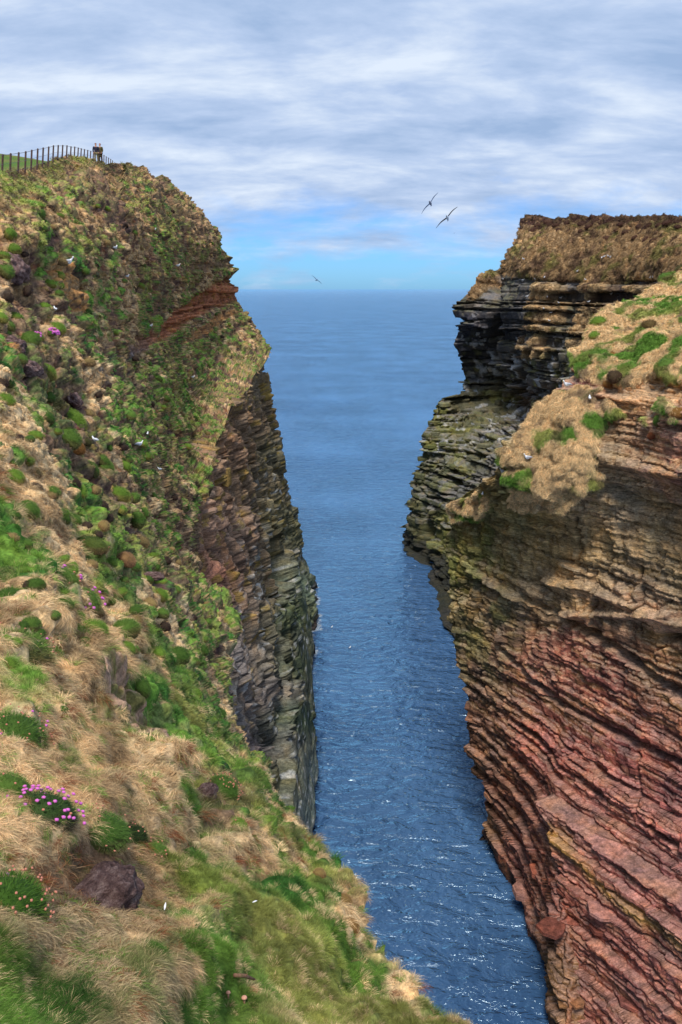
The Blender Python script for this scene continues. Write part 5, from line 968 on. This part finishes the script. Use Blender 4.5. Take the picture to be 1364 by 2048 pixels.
def perched(u, v, px, pn, face, label, group=None, lift=0.0):
    pos, nrm, c = find(pn, u, v + px * 0.22, 3.0); d = np.linalg.norm(pos - [0, 0, EYE]); L = px * d / F; sc = max(L / 0.44, 0.55)
    cdir = np.array([0, 0, EYE]) - pos; cdir /= np.linalg.norm(cdir)
    e = bpy.data.objects.new('fulmar', None); COL.objects.link(e); e.location = pos + cdir * 0.12 * sc + np.array([0, 0, .04 + lift]) * sc + nrm * 0.12; e.rotation_euler = (0, 0, face); e.scale = (sc, sc * 1.25, sc * 1.3); tag(e, label, 'seabird', group)
    for nm_, me in (('body', BODY), ('wing', WF[0]), ('wing', WF[1]), ('bill', BILL), ('eye', EYEm)): obj(nm_, me, e)
pi = math.pi
for a in [(138, 529, 21, 'L', 0.2, 'large white bird sitting above the orange rubble, high on the left slope'), (231, 497, 11, 'L', 1.2, 'white bird perched on the dark crags of the upper left slope'), (307, 462, 8, 'L', 0.4, 'tiny white bird under the top of the left headland'), (107, 617, 12, 'L', 2.2, 'white and grey bird facing the camera beside the brown hollow below the rubble'),
          (253, 554, 8, 'L', 0.8, 'tiny white bird on the left slope midway to the red rock band'), (355, 534, 9, 'L', 0.3, 'tiny white bird on the ledge above the red rock band'), (190, 885, 15, 'L', 2.6, 'plump white bird beside the green domes on the middle left slope'), (278, 890, 15, 'L', 0.5, 'white bird with grey wing on straw right of the dark twin cushions'),
          (294, 873, 8, 'L', 1.6, 'small white bird just above the grey winged one'), (385, 752, 8, 'L', 0.2, 'tiny white bird on the green bank under the left headland'), (317, 940, 8, 'L', 3.0, 'small pale bird low on the left bank near the drop'), (302, 653, 7, 'L', 1.0, 'tiny white bird left of the rock band on the left slope'),
          (1053, 916, 17, 'R1', 3.3, 'white bird resting on the lower straw ledge of the right cliff'), (1006, 943, 15, 'R1', 2.9, 'grey backed bird on stones left of the white one, right cliff'), (1134, 773, 19, 'R1', 3.5, 'large white bird at the tip of the right clifftop ledge by yellow lichen'), (1178, 797, 12, 'R1', 1.4, 'slim white bird on the turf lip right of the large one'), (965, 989, 9, 'R1', 1.3, 'small white bird on the lowest straw ledge of the right cliff')]:
    perched(*a)
ORD = ['first', 'second', 'third', 'fourth', 'fifth', 'sixth', 'seventh', 'eighth', 'ninth', 'tenth']; zones = {}
for (u, v) in [(1045, 519), (1154, 542), (1171, 558), (1208, 514), (1215, 513), (1221, 514), (1203, 517), (1300, 555), (1307, 556), (1222, 588), (1006, 560), (1045, 560), (1071, 560), (1090, 559), (1093, 594), (1120, 596), (1115, 605), (1090, 617), (1100, 626), (1178, 603), (1098, 642), (1054, 592), (938, 831), (975, 880)]:
    zones.setdefault('brown grass slope' if v < 550 else 'grassy rim above the black wall' if v < 580 else 'mossy slabs at the foot' if v > 800 else 'straw ledges', []).append((u, v))
for zn, ps in zones.items():
    for k, (u, v) in enumerate(sorted(ps)):
        perched(u, v, 5.5, 'R2', random.uniform(0, 6), 'tiny white bird, %s from left on the %s' % (ORD[k], {'brown grass slope': 'far brown grass crown', 'grassy rim above the black wall': 'grassy rim above the black wall', 'mossy slabs at the foot': 'mossy slabs', 'straw ledges': 'straw ledges of the far cliff'}[zn]), 'white birds nesting on the far right cliff')
# birds in flight
def wing_open(s, half=0.54):
    secs = []
    V_, f = [], []; n = 9
    for k in range(n):
        t_ = k / (n - 1); y = s * (0.04 + t_ * half); ch = 0.10 * (1 - t_**2.2 * 0.85) + 0.01; x0 = 0.03 - 0.05 * max(0, t_ - 0.45)**1.0 * 2 + (0.03 * math.sin(t_ * 3.1)); z = 0.02 + 0.03 * math.sin(t_ * 2.2); th_ = 0.012 * (1 - t_ * 0.7)
        V_ += [(x0 + ch * .4, y, z), (x0 + ch * .15, y, z + th_), (x0 - ch * .6, y, z + .002), (x0 + ch * .1, y, z - th_ * .6)]
    for k in range(n - 1):
        for q in range(4): f.append((k * 4 + q, k * 4 + (q + 1) % 4, (k + 1) * 4 + (q + 1) % 4, (k + 1) * 4 + q))
    return np.array(V_), np.array(f)
FB = loft([((-.22, 0, 0), .045, .003), ((-.16, 0, 0), .030, .012), ((-.10, 0, 0), .035, .030), ((0, 0, 0), .055, .052), ((.08, 0, .004), .052, .05), ((.13, 0, .01), .036, .038), ((.17, 0, .014), .034, .033), ((.20, 0, .012), .022, .022), ((.215, 0, .01), .004, .004)])
def flying(u, v, Y_, ang, bm, wm, label, sc=1.0, edge=0.5):
    e = bpy.data.objects.new('gull', None); COL.objects.link(e)
    wy = Vector((math.cos(ang), 0.12, math.sin(ang))).normalized(); fw = Vector((-math.sin(ang) * edge, -1, math.cos(ang) * edge)); fw = (fw - wy * fw.dot(wy)).normalized(); zu = fw.cross(wy)
    e.matrix_world = Matrix.LocRotScale(Vector(P(u, v, Y_).tolist()), Matrix((fw, wy, zu)).transposed(), Vector((sc,) * 3)); tag(e, label, 'seabird')
    obj('body', mesh_np('body', *FB, bm), e)
    for s in (1, -1): obj('wing', mesh_np('wing', *wing_open(s), wm), e)
    bl = obj('bill', mesh_np('bill', *loft([((.205, 0, .012), .008, .009), ((.235, 0, .006), .004, .006), ((.24, 0, .0), .001, .002)], 8), M_BY), e)
flying(895, 436, 38.5, math.radians(44), M_BW, M_BD, 'dark winged gull banking steeply over the sea, wings stretched on a slant', 1.06)
flying(861, 407, 41, math.radians(51), plain('bird_pale_body', (.30, .30, .36), .7), plain('bird_blue_grey', (.24, .31, .45), .7), 'paler blue grey gull banking just above the dark one', 1.0)
flying(909, 466, 330, 0.5, M_BD, M_BD, 'speck of a distant dark bird below the two gulls', 0.9)
flying(633, 560, 78, math.radians(-40), plain('bird_sea_grey', (.20, .36, .62), .7), plain('bird_sea_grey_wing', (.18, .34, .62), .7), 'faint blue grey bird gliding low over the horizon', 0.95)
for (u, v, lb) in [(700, 1296, 'white bird afloat on the channel near the left rock shelf'), (664, 1255, 'white bird afloat farther out in the channel')]:
    a, b3, c3 = ray(u, v); t_ = -EYE / c3; e = bpy.data.objects.new('floating_gull', None); COL.objects.link(e); e.location = (float(a * t_), float(b3 * t_), 0.0); e.rotation_euler = (0, 0, 1.0); tag(e, lb, 'seabird')
    for nm_, me in (('body', BODY), ('wing', WF[0]), ('wing', WF[1]), ('bill', BILL)): obj(nm_, me, e)
